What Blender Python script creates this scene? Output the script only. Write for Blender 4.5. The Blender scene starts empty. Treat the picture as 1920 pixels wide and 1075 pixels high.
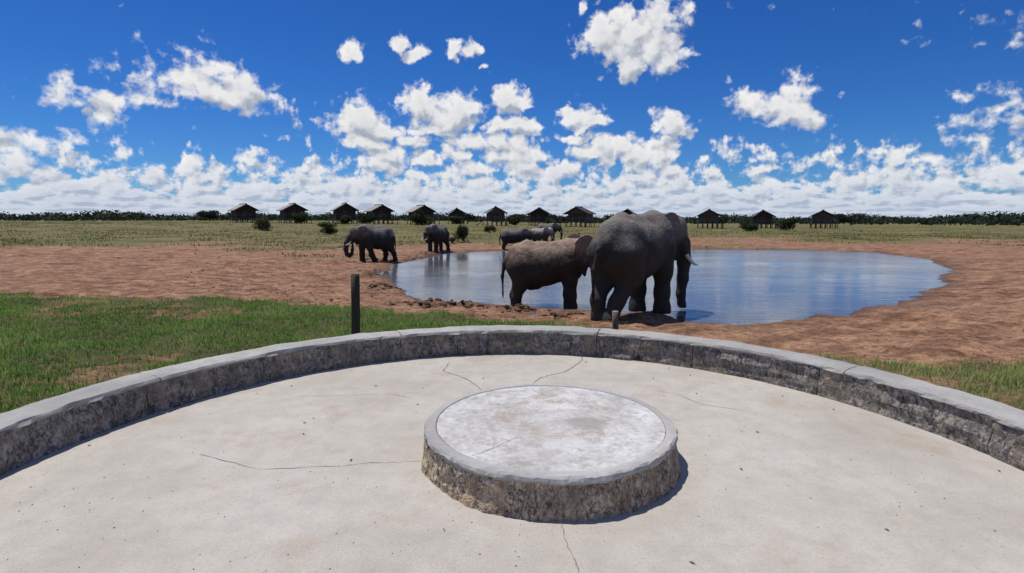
import bpy, bmesh, math, random
import numpy as np
from mathutils import Vector, Matrix, Euler

random.seed(7)
RNG = np.random.default_rng(7)
R = math.radians
scene = bpy.context.scene
col = scene.collection

# ------------------------------------------------------------------ camera
cam_data = bpy.data.cameras.new('camera')
cam_data.sensor_width = 36.0
cam_data.lens = 19.125
cam_data.clip_start = 0.05
cam_data.clip_end = 12000
cam = bpy.data.objects.new('camera', cam_data)
cam.location = (0, 0, 1.58)
cam.rotation_euler = (R(90 - 7.125), 0, 0)
col.objects.link(cam)
scene.camera = cam

# ------------------------------------------------------------------ exposure
scene.view_settings.view_transform = 'Standard'
scene.view_settings.look = 'None'
scene.view_settings.exposure = 0.0
scene.view_settings.gamma = 1.0
scene.view_settings.use_curve_mapping = False
scene.render.engine = 'CYCLES'
scene.cycles.use_denoising = True
scene.cycles.max_bounces = 6

# ------------------------------------------------------------------ sun
SUN_EL, SUN_AZ = R(70), R(-52)          # azimuth from +Y towards +X
sd = Vector((math.sin(SUN_AZ) * math.cos(SUN_EL), math.cos(SUN_AZ) * math.cos(SUN_EL), math.sin(SUN_EL)))
sun_data = bpy.data.lights.new('sun', 'SUN')
sun_data.energy = 4.2
sun_data.angle = R(0.53)
sun_data.color = (1.0, 0.955, 0.89)
sun = bpy.data.objects.new('sun', sun_data)
sun.rotation_euler = sd.to_track_quat('Z', 'Y').to_euler()
sun.location = (0, 0, 60)
col.objects.link(sun)


# ------------------------------------------------------------------ node helper
class NT:
    def __init__(self, tree):
        self.t = tree
        self.n = tree.nodes
        self.l = tree.links

    def new(self, kind, **kw):
        nd = self.n.new(kind)
        for k, v in kw.items():
            setattr(nd, k, v)
        return nd

    def put(self, sock, v):
        if hasattr(v, 'is_output') or isinstance(v, bpy.types.NodeSocket):
            self.l.new(v, sock)
        else:
            sock.default_value = v

    def math(self, op, a, b=0.0, c=None, clamp=False):
        nd = self.new('ShaderNodeMath', operation=op, use_clamp=clamp)
        self.put(nd.inputs[0], a)
        self.put(nd.inputs[1], b)
        if c is not None:
            self.put(nd.inputs[2], c)
        return nd.outputs[0]

    def vec(self, op, a, b=(0, 0, 0), scale=None):
        nd = self.new('ShaderNodeVectorMath', operation=op)
        self.put(nd.inputs[0], a)
        if op != 'SCALE':
            self.put(nd.inputs[1], b)
        if scale is not None:
            self.put(nd.inputs['Scale'], scale)
        return nd.outputs['Value'] if op in ('LENGTH', 'DOT_PRODUCT', 'DISTANCE') else nd.outputs[0]

    def noise(self, v, scale, detail=4, rough=0.55, dist=0.0, out='Fac'):
        nd = self.new('ShaderNodeTexNoise')
        if v is not None:
            self.put(nd.inputs['Vector'], v)
        self.put(nd.inputs['Scale'], scale)
        nd.inputs['Detail'].default_value = detail
        nd.inputs['Roughness'].default_value = rough
        nd.inputs['Distortion'].default_value = dist
        return nd.outputs[out]

    def voro(self, v, scale, detail=0, feature='F1', out='Distance', rough=0.5):
        nd = self.new('ShaderNodeTexVoronoi', feature=feature)
        self.put(nd.inputs['Vector'], v)
        self.put(nd.inputs['Scale'], scale)
        if 'Detail' in nd.inputs:
            nd.inputs['Detail'].default_value = detail
            nd.inputs['Roughness'].default_value = rough
        return nd.outputs[out]

    def ramp(self, f, stops, interp='LINEAR'):
        nd = self.new('ShaderNodeValToRGB')
        nd.color_ramp.interpolation = interp
        e = nd.color_ramp.elements
        while len(e) < len(stops):
            e.new(0.5)
        for el, (p, c) in zip(e, stops):
            el.position = p
            el.color = c if len(c) == 4 else (*c, 1)
        self.put(nd.inputs[0], f)
        return nd.outputs[0]

    def mix(self, f, a, b, mode='MIX'):
        nd = self.new('ShaderNodeMix', data_type='RGBA', blend_type=mode)
        self.put(nd.inputs[0], f)
        for s, v in ((nd.inputs[6], a), (nd.inputs[7], b)):
            if isinstance(v, tuple) and len(v) == 3:
                v = (*v, 1)
            self.put(s, v)
        return nd.outputs[2]

    def maprange(self, v, a, b, c=0.0, d=1.0, smooth=False):
        nd = self.new('ShaderNodeMapRange')
        if smooth:
            nd.interpolation_type = 'SMOOTHSTEP'
        self.put(nd.inputs[0], v)
        for i, x in enumerate((a, b, c, d)):
            self.put(nd.inputs[1 + i], x)
        return nd.outputs[0]


# ------------------------------------------------------------------ world: sky with cumulus
world = bpy.data.worlds.new('World')
scene.world = world
world.use_nodes = True
wt = world.node_tree
wt.nodes.clear()

# cloud bodies as (azimuth, elevation, half width, half height) in degrees
CLOUDS = [(13.95, 15.87, 2.5, 2.05), (12.37, 17.66, 2.77, 1.87), (14.66, 16.96, 2.23, 2.22), (-1.64, 7.99, 2.19, 1.14), (2.75, 6.51, 1.91, 1.05), (-13.97, 7.35, 2.35, 0.81), (11.62, 16.93, 3.8, 2.78), (14.22, 18.11, 2.72, 1.97), (9.55, 17.27, 2.33, 2.48), (11.94, 14.82, 2.45, 1.59), (15.23, 15.09, 1.98, 1.38), (6.73, 19.74, 0.52, 0.79), (-11.01, 16.64, 0.78, 0.69), (-9.85, 15.72, 1.15, 0.84), (-5.62, 16.11, 0.69, 0.94), (-4.24, 16.14, 1.02, 0.61), (-2.8, 14.64, 0.65, 0.29), (-15.56, 15.67, 1.0, 1.0), (-15.32, 9.71, 2.82, 1.67), (-13.31, 8.64, 2.72, 1.01), (-10.29, 7.97, 2.03, 0.67), (-9.27, 11.04, 1.6, 1.78), (-6.62, 9.79, 3.14, 1.62), (-4.77, 11.15, 1.51, 1.3), (-7.34, 8.91, 2.81, 0.77), (-0.27, 11.59, 1.74, 1.5), (0.82, 9.39, 2.83, 0.92), (-1.09, 9.34, 2.07, 0.77), (6.51, 10.36, 1.93, 1.21), (6.43, 8.15, 2.69, 0.62), (8.39, 9.65, 1.49, 0.56), (7.06, 9.07, 1.61, 0.82), (15.85, 8.89, 1.7, 1.49), (14.38, 8.85, 0.46, 0.45), (-12.17, 6.47, 2.65, 1.24), (-13.24, 5.56, 2.1, 0.93), (-8.73, 5.91, 1.62, 0.63), (-3.83, 7.82, 3.17, 1.04), (-5.58, 6.75, 1.85, 0.94), (0.11, 6.62, 2.85, 1.58), (1.38, 5.34, 2.86, 1.07), (-3.85, 5.17, 2.64, 0.85), (4.95, 4.79, 2.29, 0.85), (8.61, 6.76, 2.77, 1.25), (11.11, 7.02, 1.78, 1.03), (13.24, 5.82, 2.17, 1.55), (15.12, 6.55, 1.52, 2.13), (15.85, 4.83, 1.62, 0.93), (12.76, 4.27, 2.08, 0.63)]


def make_density_group():
    g = bpy.data.node_groups.new('cloud_density', 'ShaderNodeTree')
    g.interface.new_socket('P', in_out='INPUT', socket_type='NodeSocketVector')
    g.interface.new_socket('Density', in_out='OUTPUT', socket_type='NodeSocketFloat')
    g.interface.new_socket('Soft', in_out='OUTPUT', socket_type='NodeSocketFloat')
    k = NT(g)
    gi = k.new('NodeGroupInput')
    go = k.new('NodeGroupOutput')
    p = gi.outputs[0]                                   # (azimuth, elevation, 0) in degrees
    w1 = k.vec('SUBTRACT', k.noise(p, 0.42, 3, 0.6, out='Color'), (0.5, 0.5, 0.5))
    q = k.vec('ADD', p, k.vec('MULTIPLY', w1, (3.2, 2.4, 0)))
    best = None
    for (a, e, ra, re) in CLOUDS:
        d = k.vec('LENGTH', k.vec('MULTIPLY', k.vec('SUBTRACT', q, (a, e, 0)), (0.66 / ra, 0.66 / re, 0)))
        best = d if best is None else k.math('MINIMUM', best, d)
    blob = k.math('SUBTRACT', 1.0, best)
    sep = k.new('ShaderNodeSeparateXYZ')
    k.put(sep.inputs[0], p)
    az, el = sep.outputs[0], sep.outputs[1]
    # the low deck of far clouds, seen ever more edge-on towards the horizon
    inv = k.math('DIVIDE', 12.0, k.math('ADD', k.math('MAXIMUM', el, 0.0), 1.1))
    cmb = k.new('ShaderNodeCombineXYZ')
    k.put(cmb.inputs[0], k.math('MULTIPLY', az, 0.42))
    k.put(cmb.inputs[1], k.math('MULTIPLY', inv, 1.0))
    deck_n = k.noise(cmb.outputs[0], 1.0, 5, 0.6)
    lowness = k.math('ADD', k.maprange(el, 2.5, 8.8, 0.78, -0.52), k.maprange(el, 0.5, 2.4, 0.5, 0.0))
    deck = k.math('ADD', k.math('MULTIPLY', k.math('SUBTRACT', deck_n, 0.5), 2.6), lowness)
    # scattered cumulus elsewhere round the sky
    fld = k.noise(k.vec('MULTIPLY', p, (0.085, 0.15, 0)), 1.0, 3, 0.5)
    side = k.maprange(k.math('ABSOLUTE', az), 16.0, 21.0, -1.5, 0.0)
    high = k.math('ADD', k.maprange(el, 6.0, 26.0, 0.15, -0.12), k.maprange(el, 28.0, 50.0, 0.0, 0.30))  # extra unseen cloud overhead, added to whiten the blue fill light
    scat = k.math('ADD', k.math('MULTIPLY', k.math('SUBTRACT', fld, 0.54), 4.2), k.math('ADD', side, high))
    dens = k.math('MAXIMUM', k.math('MAXIMUM', blob, deck), scat)
    # cauliflower billows
    b1 = k.voro(q, 0.48, 2.5, 'F1', rough=0.5)
    bs = k.voro(q, 0.50, 1, 'SMOOTH_F1', rough=0.5)
    n1 = k.noise(p, 1.0, 5, 0.57)
    ns = k.noise(p, 0.8, 2, 0.5)
    hard = k.math('ADD', dens, k.math('MULTIPLY', k.math('SUBTRACT', 0.68, b1), 0.62))
    hard = k.math('ADD', hard, k.math('MULTIPLY', k.math('SUBTRACT', n1, 0.5), 1.05))
    soft = k.math('ADD', k.math('MINIMUM', dens, 2.4), k.math('MULTIPLY', k.math('SUBTRACT', 0.62, bs), 0.75))
    soft = k.math('ADD', soft, k.math('MULTIPLY', k.math('SUBTRACT', ns, 0.5), 0.9))
    soft = k.math('ADD', soft, k.math('MULTIPLY', k.math('SUBTRACT', n1, 0.5), 0.35))
    k.put(go.inputs[0], hard)
    k.put(go.inputs[1], soft)
    return g


W = NT(wt)
dens_group = make_density_group()
tc = W.new('ShaderNodeTexCoord')
sepw = W.new('ShaderNodeSeparateXYZ')
W.put(sepw.inputs[0], tc.outputs['Generated'])
az = W.math('MULTIPLY', W.math('ARCTAN2', sepw.outputs[0], sepw.outputs[1]), 57.29578)
el = W.math('MULTIPLY', W.math('ARCSINE', sepw.outputs[2]), 57.29578)
cw = W.new('ShaderNodeCombineXYZ')
W.put(cw.inputs[0], az)
W.put(cw.inputs[1], el)
g1 = W.new('ShaderNodeGroup', node_tree=dens_group)
W.put(g1.inputs[0], cw.outputs[0])
g2 = W.new('ShaderNodeGroup', node_tree=dens_group)
cu = W.new('ShaderNodeCombineXYZ')
cu.inputs[0].default_value = -0.3
W.put(cu.inputs[1], W.maprange(el, 0.5, 10.0, 0.28, 0.95))
W.put(g2.inputs[0], W.vec('ADD', cw.outputs[0], cu.outputs[0]))
d1 = g1.outputs[0]
alpha = W.maprange(d1, -0.04, 0.42, 0.0, 1.0, smooth=True)
# light comes from above: a cloud's base has cloud over it, its crown has none
relief = W.math('SUBTRACT', g1.outputs[1], g2.outputs[1])
shade = W.maprange(relief, -0.55, 0.30, 0.0, 1.0, smooth=True)
thick = W.maprange(g1.outputs[1], 0.25, 1.3, 0.0, 0.42)
shade = W.math('SUBTRACT', shade, thick, clamp=True)
cloud_col = W.mix(shade, (0.42, 0.47, 0.57), (1.0, 0.99, 0.98))
far = W.maprange(el, 0.5, 7.0, 0.42, 0.0, smooth=True)
cloud_col = W.mix(far, cloud_col, (0.50, 0.63, 0.86))
sky = W.new('ShaderNodeTexSky', sky_type='NISHITA')
sky.sun_disc = False
sky.sun_elevation = SUN_EL
sky.sun_rotation = SUN_AZ
sky.altitude = 950
sky.air_density = 1.0
sky.dust_density = 0.2
sky.ozone_density = 2.0
hsv = W.new('ShaderNodeHueSaturation')
hsv.inputs['Hue'].default_value = 0.5
hsv.inputs['Saturation'].default_value = 1.25
hsv.inputs['Value'].default_value = 1.0
W.put(hsv.inputs['Color'], sky.outputs[0])
bg_sky = W.new('ShaderNodeBackground')
W.put(bg_sky.inputs[0], W.mix(1.0, hsv.outputs[0], (0.30, 0.61, 1.06), 'MULTIPLY'))
bg_sky.inputs[1].default_value = 0.085
bg_cl = W.new('ShaderNodeBackground')
W.put(bg_cl.inputs[0], cloud_col)
bg_cl.inputs[1].default_value = 0.90
ms = W.new('ShaderNodeMixShader')
W.put(ms.inputs[0], W.math('MULTIPLY', alpha, W.maprange(el, -0.6, 0.0, 0.0, 1.0)))
W.l.new(bg_sky.outputs[0], ms.inputs[1])
W.l.new(bg_cl.outputs[0], ms.inputs[2])
wo = W.new('ShaderNodeOutputWorld')
W.l.new(ms.outputs[0], wo.inputs[0])
world.cycles.sampling_method = 'MANUAL'
world.cycles.sample_map_resolution = 512


# ------------------------------------------------------------------ object helpers
def tag(o, label=None, cat=None, group=None, kind=None):
    if label: o['label'] = label
    if cat: o['category'] = cat
    if group: o['group'] = group
    if kind: o['kind'] = kind
    return o


def empty(name, loc, rz=0.0):
    o = bpy.data.objects.new(name, None)
    o.location = loc
    o.rotation_euler = (0, 0, rz)
    o.empty_display_size = 0.2
    col.objects.link(o)
    return o


def mesh_obj(name, verts, faces, mat, parent=None, smooth=False, attrs=None):
    me = bpy.data.meshes.new(name)
    verts = np.asarray(verts, dtype=np.float32)
    if isinstance(faces, np.ndarray):
        nf, k = faces.shape
        me.vertices.add(len(verts))
        me.vertices.foreach_set('co', verts.ravel())
        me.loops.add(nf * k)
        me.loops.foreach_set('vertex_index', faces.astype(np.int32).ravel())
        me.polygons.add(nf)
        me.polygons.foreach_set('loop_start', np.arange(nf, dtype=np.int32) * k)
        me.update(calc_edges=True)
    else:
        me.from_pydata([tuple(map(float, v)) for v in verts], [], faces)
    if smooth:
        me.polygons.foreach_set('use_smooth', np.ones(len(me.polygons), dtype=bool))
    if attrs:
        for an, av in attrs.items():
            a = me.attributes.new(an, 'FLOAT', 'POINT')
            a.data.foreach_set('value', np.asarray(av, dtype=np.float32))
    if mat: me.materials.append(mat)
    o = bpy.data.objects.new(name, me)
    if parent: o.parent = parent
    col.objects.link(o)
    return o


class MB:
    """collects simple solids and links them as one mesh object"""
    def __init__(self):
        self.v, self.f = [], []

    def add(self, vs, fs):
        b = len(self.v)
        self.v += [tuple(v) for v in vs]
        self.f += [tuple(b + i for i in f) for f in fs]
        return self

    def box(self, c, s, rot=None):
        m = rot or Matrix.Identity(3)
        vs = []
        for x in (-.5, .5):
            for y in (-.5, .5):
                for z in (-.5, .5):
                    vs.append(Vector(c) + m @ Vector((x * s[0], y * s[1], z * s[2])))
        return self.add(vs, [(0, 1, 3, 2), (4, 6, 7, 5), (0, 4, 5, 1), (2, 3, 7, 6), (0, 2, 6, 4), (1, 5, 7, 3)])

    def beam(self, a, b, w, h=None):
        a, b = Vector(a), Vector(b)
        d = b - a
        m = d.to_track_quat('X', 'Z').to_matrix()
        return self.box((a + b) / 2, (d.length, w, h or w), m)

    def tube(self, pts, rads, n=8, cap=True):
        b = len(self.v)
        for i, p in enumerate(pts):
            p = Vector(p)
            t = (Vector(pts[min(i + 1, len(pts) - 1)]) - Vector(pts[max(i - 1, 0)])).normalized()
            q = t.to_track_quat('Z', 'Y').to_matrix()
            for k in range(n):
                a = 2 * math.pi * k / n
                self.v.append(tuple(p + q @ Vector((math.cos(a) * rads[i], math.sin(a) * rads[i], 0))))
        for i in range(len(pts) - 1):
            for k in range(n):
                k2 = (k + 1) % n
                self.f.append((b + i * n + k, b + i * n + k2, b + (i + 1) * n + k2, b + (i + 1) * n + k))
        if cap:
            self.f.append(tuple(b + k for k in reversed(range(n))))
            self.f.append(tuple(b + (len(pts) - 1) * n + k for k in range(n)))
        return self

    def build(self, name, mat, parent=None, smooth=False):
        return mesh_obj(name, self.v, self.f, mat, parent, smooth)


# value noise in numpy
_perm = np.random.default_rng(11).random((256, 256))


def vnoise(x, y):
    xi, yi = np.floor(x).astype(int), np.floor(y).astype(int)
    fx, fy = x - xi, y - yi
    fx, fy = fx * fx * (3 - 2 * fx), fy * fy * (3 - 2 * fy)
    g = lambda i, j: _perm[i & 255, j & 255]
    return (g(xi, yi) * (1 - fx) + g(xi + 1, yi) * fx) * (1 - fy) + (g(xi, yi + 1) * (1 - fx) + g(xi + 1, yi + 1) * fx) * fy - 0.5


def fbm(x, y, s, oct=4, rough=0.5):
    x, y = np.asarray(x, float), np.asarray(y, float)
    t, a = np.zeros(np.broadcast(x, y).shape), 1.0
    for o in range(oct):
        t = t + a * vnoise(x * s + 17.3 * o, y * s + 5.1 * o)
        s *= 2.03
        a *= rough
    return t


def sstep(x, a, b):
    t = np.clip((x - a) / (b - a), 0, 1)
    return t * t * (3 - 2 * t)


# ------------------------------------------------------------------ materials
def new_mat(name):
    m = bpy.data.materials.new(name)
    m.use_nodes = True
    k = NT(m.node_tree)
    b = m.node_tree.nodes['Principled BSDF']
    return m, k, b


def bump(k, b, h, strength, dist):
    nd = k.new('ShaderNodeBump')
    nd.inputs['Strength'].default_value = strength
    nd.inputs['Distance'].default_value = dist
    k.put(nd.inputs['Height'], h)
    k.put(b.inputs['Normal'], nd.outputs[0])


def simple_mat(name, c1, c2, scale, rough=0.85, bmp=0.3, bdist=0.01, stretch=(1, 1, 1), detail=5):
    m, k, b = new_mat(name)
    tcn = k.new('ShaderNodeTexCoord')
    v = k.vec('MULTIPLY', tcn.outputs['Object'], stretch)
    n = k.noise(v, scale, detail, 0.6)
    k.put(b.inputs['Base Color'], k.ramp(n, [(0.32, c1), (0.68, c2)]))
    b.inputs['Roughness'].default_value = rough
    b.inputs['Specular IOR Level'].default_value = 0.3
    bump(k, b, n, bmp, bdist)
    return m


def ground_mat():
    m, k, b = new_mat('red_soil_and_field')
    geo = k.new('ShaderNodeNewGeometry')
    P = geo.outputs['Position']
    at = lambda n: (lambda nd: nd.outputs['Fac'])(k.new('ShaderNodeAttribute', attribute_name=n))
    big = k.noise(P, 0.28, 5, 0.6)
    mid = k.noise(k.vec('MULTIPLY', P, (0.75, 1.3, 1.0)), 1.7, 5, 0.65)
    fine = k.noise(P, 14, 4, 0.65)
    c = k.ramp(mid, [(0.33, (0.085, 0.042, 0.026)), (0.42, (0.205, 0.100, 0.055)), (0.54, (0.395, 0.210, 0.118)), (0.72, (0.56, 0.35, 0.215))])
    c = k.mix(k.maprange(big, 0.42, 0.66, 0, 0.45), c, (0.45, 0.275, 0.17))
    clod = k.noise(k.vec('MULTIPLY', P, (0.8, 1.25, 1.0)), 5.5, 5, 0.72)
    c = k.mix(k.maprange(clod, 0.37, 0.52, 0.75, 0.0), c, (0.10, 0.048, 0.030))
    c = k.mix(k.maprange(clod, 0.56, 0.72, 0.0, 0.5), c, (0.46, 0.31, 0.20))
    c = k.mix(k.maprange(fine, 0.34, 0.62, 0.35, 0.0), c, (0.13, 0.066, 0.04))
    # dung and trampled mud
    c = k.mix(k.math('MULTIPLY', at('mud'), k.maprange(k.noise(P, 5, 4, 0.7), 0.42, 0.58, 0.25, 1.0)), c, (0.060, 0.034, 0.024))
    # field grass
    gcol = k.ramp(k.noise(k.vec('MULTIPLY', P, (0.35, 1.0, 1)), 0.35, 6, 0.68),
                  [(0.30, (0.075, 0.075, 0.025)), (0.46, (0.150, 0.138, 0.046)), (0.60, (0.215, 0.180, 0.072)), (0.78, (0.30, 0.22, 0.12))])
    gcol = k.mix(k.maprange(k.noise(P, 4.0, 4, 0.7), 0.4, 0.65, 0.0, 0.5), gcol, (0.05, 0.058, 0.02))
    bare = k.maprange(k.noise(k.vec('MULTIPLY', P, (0.5, 1.0, 1)), 0.22, 6, 0.72), 0.54, 0.66, 0.0, 0.75)
    c = k.mix(k.math('MULTIPLY', at('grass'), k.math('SUBTRACT', 1.0, bare)), c, gcol)
    c = k.mix(k.math('MULTIPLY', at('turf'), 0.85), c, (0.060, 0.075, 0.022))
    wet = at('wet')
    c = k.mix(k.math('MULTIPLY', wet, 0.82), c, (0.055, 0.030, 0.020))
    k.put(b.inputs['Base Color'], c)
    k.put(b.inputs['Roughness'], k.maprange(wet, 0.45, 1.0, 0.92, 0.35))
    b.inputs['Specular IOR Level'].default_value = 0.25
    bump(k, b, k.math('ADD', k.math('ADD', mid, k.math('MULTIPLY', clod, 0.8)), k.math('MULTIPLY', fine, 0.35)), 1.0, 0.14)
    return m


def water_mat():
    m, k, b = new_mat('pond_water')
    geo = k.new('ShaderNodeNewGeometry')
    P = geo.outputs['Position']
    b.inputs['Base Color'].default_value = (0.098, 0.106, 0.116, 1)
    b.inputs['Roughness'].default_value = 0.06
    b.inputs['IOR'].default_value = 1.333
    r1 = k.noise(k.vec('MULTIPLY', P, (0.55, 1.9, 1)), 2.2, 4, 0.6, 0.3)
    r2 = k.noise(k.vec('MULTIPLY', P, (0.45, 1.6, 1)), 0.6, 3, 0.6)
    r3 = k.noise(k.vec('MULTIPLY', P, (0.8, 2.4, 1)), 7.0, 3, 0.6)
    calm = k.maprange(k.noise(k.vec('MULTIPLY', P, (0.06, 0.16, 1)), 1.0, 3, 0.6), 0.38, 0.62, 0.30, 1.2)
    h = k.math('ADD', k.math('ADD', r1, k.math('MULTIPLY', r2, 1.2)), k.math('MULTIPLY', r3, 0.22))
    bump(k, b, k.math('MULTIPLY', h, calm), 0.5, 0.030)
    return m


def concrete_mat(name, light, dark, tint, speck=0.4, stain=(0.36, 0.27, 0.19)):
    m, k, b = new_mat(name)
    P = k.new('ShaderNodeTexCoord').outputs['Object']
    n1 = k.noise(P, 0.9, 6, 0.62)
    n2 = k.noise(P, 6.0, 6, 0.7)
    n3 = k.noise(P, 55, 3, 0.6)
    c = k.ramp(n1, [(0.30, dark), (0.52, light), (0.75, tint)])
    c = k.mix(k.maprange(n2, 0.42, 0.70, 0.0, 0.5), c, tuple(x * 0.70 for x in light))
    c = k.mix(k.maprange(n3, 0.35, 0.5, 0.30, 0.0), c, tuple(x * 0.6 for x in light))
    # rusty sand stains
    s = k.noise(k.vec('ADD', P, (3.1, 7.7, 0)), 1.7, 5, 0.7)
    c = k.mix(k.maprange(s, 0.55, 0.70, 0.0, 0.55), c, stain)
    # worn skin: pale and dark aggregate showing through in patches
    worn = k.maprange(k.noise(k.vec('ADD', P, (2, 9, 1)), 1.1, 5, 0.65), 0.46, 0.64, 0.12, 1)
    ag = k.noise(P, 150, 2, 0.6)
    c = k.mix(k.math('MULTIPLY', worn, k.maprange(ag, 0.34, 0.46, 0.5, 0)), c, tuple(x * 0.45 for x in light))
    c = k.mix(k.math('MULTIPLY', worn, k.maprange(ag, 0.56, 0.68, 0, 0.6)), c, (0.62, 0.58, 0.52))
    # small dark pits
    pit = k.voro(P, 26, 0)
    pm = k.math('MULTIPLY', k.maprange(pit, 0.07, 0.12, 1, 0), k.maprange(k.noise(P, 2.2, 4, 0.6), 0.52, 0.66, 0, 1))
    c = k.mix(k.math('MULTIPLY', pm, speck), c, (0.10, 0.085, 0.07))
    k.put(b.inputs['Base Color'], c)
    b.inputs['Roughness'].default_value = 0.9
    b.inputs['Specular IOR Level'].default_value = 0.25
    h = k.math('SUBTRACT', k.math('ADD', k.math('MULTIPLY', n2, 0.6), k.math('MULTIPLY', n3, 0.35)), k.math('MULTIPLY', pm, 0.6))
    bump(k, b, h, 0.45, 0.012)
    return m


def scratched_mat(name, c1, c2, c3, sc=26.0):
    """render troweled with a coarse brush: short crossing strokes, mostly upright"""
    m, k, b = new_mat(name)
    P = k.new('ShaderNodeTexCoord').outputs['Object']
    warp = k.vec('SCALE', k.vec('SUBTRACT', k.noise(P, 9, 2, 0.5, out='Color'), (0.5, 0.5, 0.5)), scale=0.22)
    Q = k.vec('ADD', P, warp)
    s1 = k.noise(k.vec('MULTIPLY', Q, (1, 1, 0.22)), sc * 2.4, 3, 0.6)
    Q2 = k.vec('SUBTRACT', P, warp)
    s2 = k.noise(k.vec('MULTIPLY', Q2, (1, 1, 0.30)), sc * 1.5, 3, 0.6)
    patch = k.noise(P, 3.6, 4, 0.6)
    h = k.math('ADD', k.math('MULTIPLY', s1, 0.6), k.math('MULTIPLY', s2, 0.5))
    c = k.ramp(h, [(0.44, c1), (0.55, c2), (0.67, c3)])
    drip = k.noise(k.vec('MULTIPLY', P, (1, 1, 0.12)), 9, 3, 0.6)
    c = k.mix(k.maprange(drip, 0.50, 0.64, 0.0, 0.55), c, (c3[0] * 0.72, c3[1] * 0.62, c3[2] * 0.48))
    c = k.mix(k.maprange(patch, 0.42, 0.66, 0.0, 0.5), c, tuple(x * 0.45 for x in c2))
    c = k.mix(k.maprange(k.noise(k.vec('ADD', P, (9, 2, 4)), 5.5, 4, 0.7), 0.52, 0.72, 0.0, 0.65), c, (c3[0] * 1.1, c3[1] * 0.98, c3[2] * 0.82))
    k.put(b.inputs['Base Color'], c)
    b.inputs['Roughness'].default_value = 0.92
    b.inputs['Specular IOR Level'].default_value = 0.2
    bump(k, b, h, 1.0, 0.03)
    return m


def plat_top_mat():
    m, k, b = new_mat('pale_worn_cement')
    P = k.new('ShaderNodeTexCoord').outputs['Object']
    n1 = k.noise(P, 2.6, 6, 0.68)
    n2 = k.noise(P, 11, 6, 0.72)
    n3 = k.noise(P, 70, 3, 0.6)
    c = k.ramp(n1, [(0.30, (0.30, 0.28, 0.25)), (0.44, (0.45, 0.435, 0.41)), (0.62, (0.60, 0.595, 0.575))])
    c = k.mix(k.maprange(n2, 0.45, 0.62, 0, 0.75), c, (0.29, 0.265, 0.24))
    c = k.mix(k.maprange(k.noise(k.vec('ADD', P, (5, 3, 0)), 24, 5, 0.7), 0.5, 0.66, 0, 0.45), c, (0.58, 0.59, 0.60))
    c = k.mix(k.maprange(n3, 0.32, 0.48, 0.22, 0.0), c, (0.30, 0.28, 0.26))
    # brown ring where fires were lit, grey ash to its right, soot
    wv = k.vec('SCALE', k.vec('SUBTRACT', k.noise(P, 3.5, 4, 0.65, out='Color'), (0.5, 0.5, 0.5)), scale=0.34)
    Q = k.vec('ADD', P, wv)
    flat = k.vec('MULTIPLY', Q, (1, 1, 0))
    dr = k.math('ABSOLUTE', k.math('SUBTRACT', k.vec('LENGTH', k.vec('SUBTRACT', flat, (0.05, 0.08, 0))), 0.36))
    ring = k.math('MULTIPLY', k.maprange(dr, 0.0, 0.13, 1, 0, True), k.maprange(n2, 0.36, 0.58, 0.25, 1))
    c = k.mix(k.math('MULTIPLY', ring, 0.36), c, (0.33, 0.235, 0.16))
    ash = k.maprange(k.vec('LENGTH', k.vec('MULTIPLY', k.vec('SUBTRACT', flat, (0.24, -0.06, 0)), (1 / 0.19, 1 / 0.14, 0))), 0.45, 1.0, 1, 0, True)
    c = k.mix(k.math('MULTIPLY', ash, 0.72), c, (0.26, 0.245, 0.225))
    st = k.maprange(k.vec('LENGTH', k.vec('MULTIPLY', k.vec('SUBTRACT', flat, (0.03, 0.60, 0)), (1 / 0.12, 1 / 0.16, 0))), 0.3, 1.0, 1, 0, True)
    c = k.mix(k.math('MULTIPLY', st, 0.5), c, (0.30, 0.24, 0.17))
    pit = k.voro(P, 17, 0)
    pm = k.math('MULTIPLY', k.maprange(pit, 0.06, 0.10, 1, 0), k.maprange(k.noise(P, 3.0, 3, 0.6), 0.5, 0.6, 0, 1))
    c = k.mix(k.math('MULTIPLY', pm, 0.7), c, (0.12, 0.10, 0.09))
    k.put(b.inputs['Base Color'], c)
    b.inputs['Roughness'].default_value = 0.88
    b.inputs['Specular IOR Level'].default_value = 0.3
    bump(k, b, k.math('ADD', k.math('MULTIPLY', n2, 0.7), k.math('MULTIPLY', n3, 0.3)), 0.55, 0.016)
    return m


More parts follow.
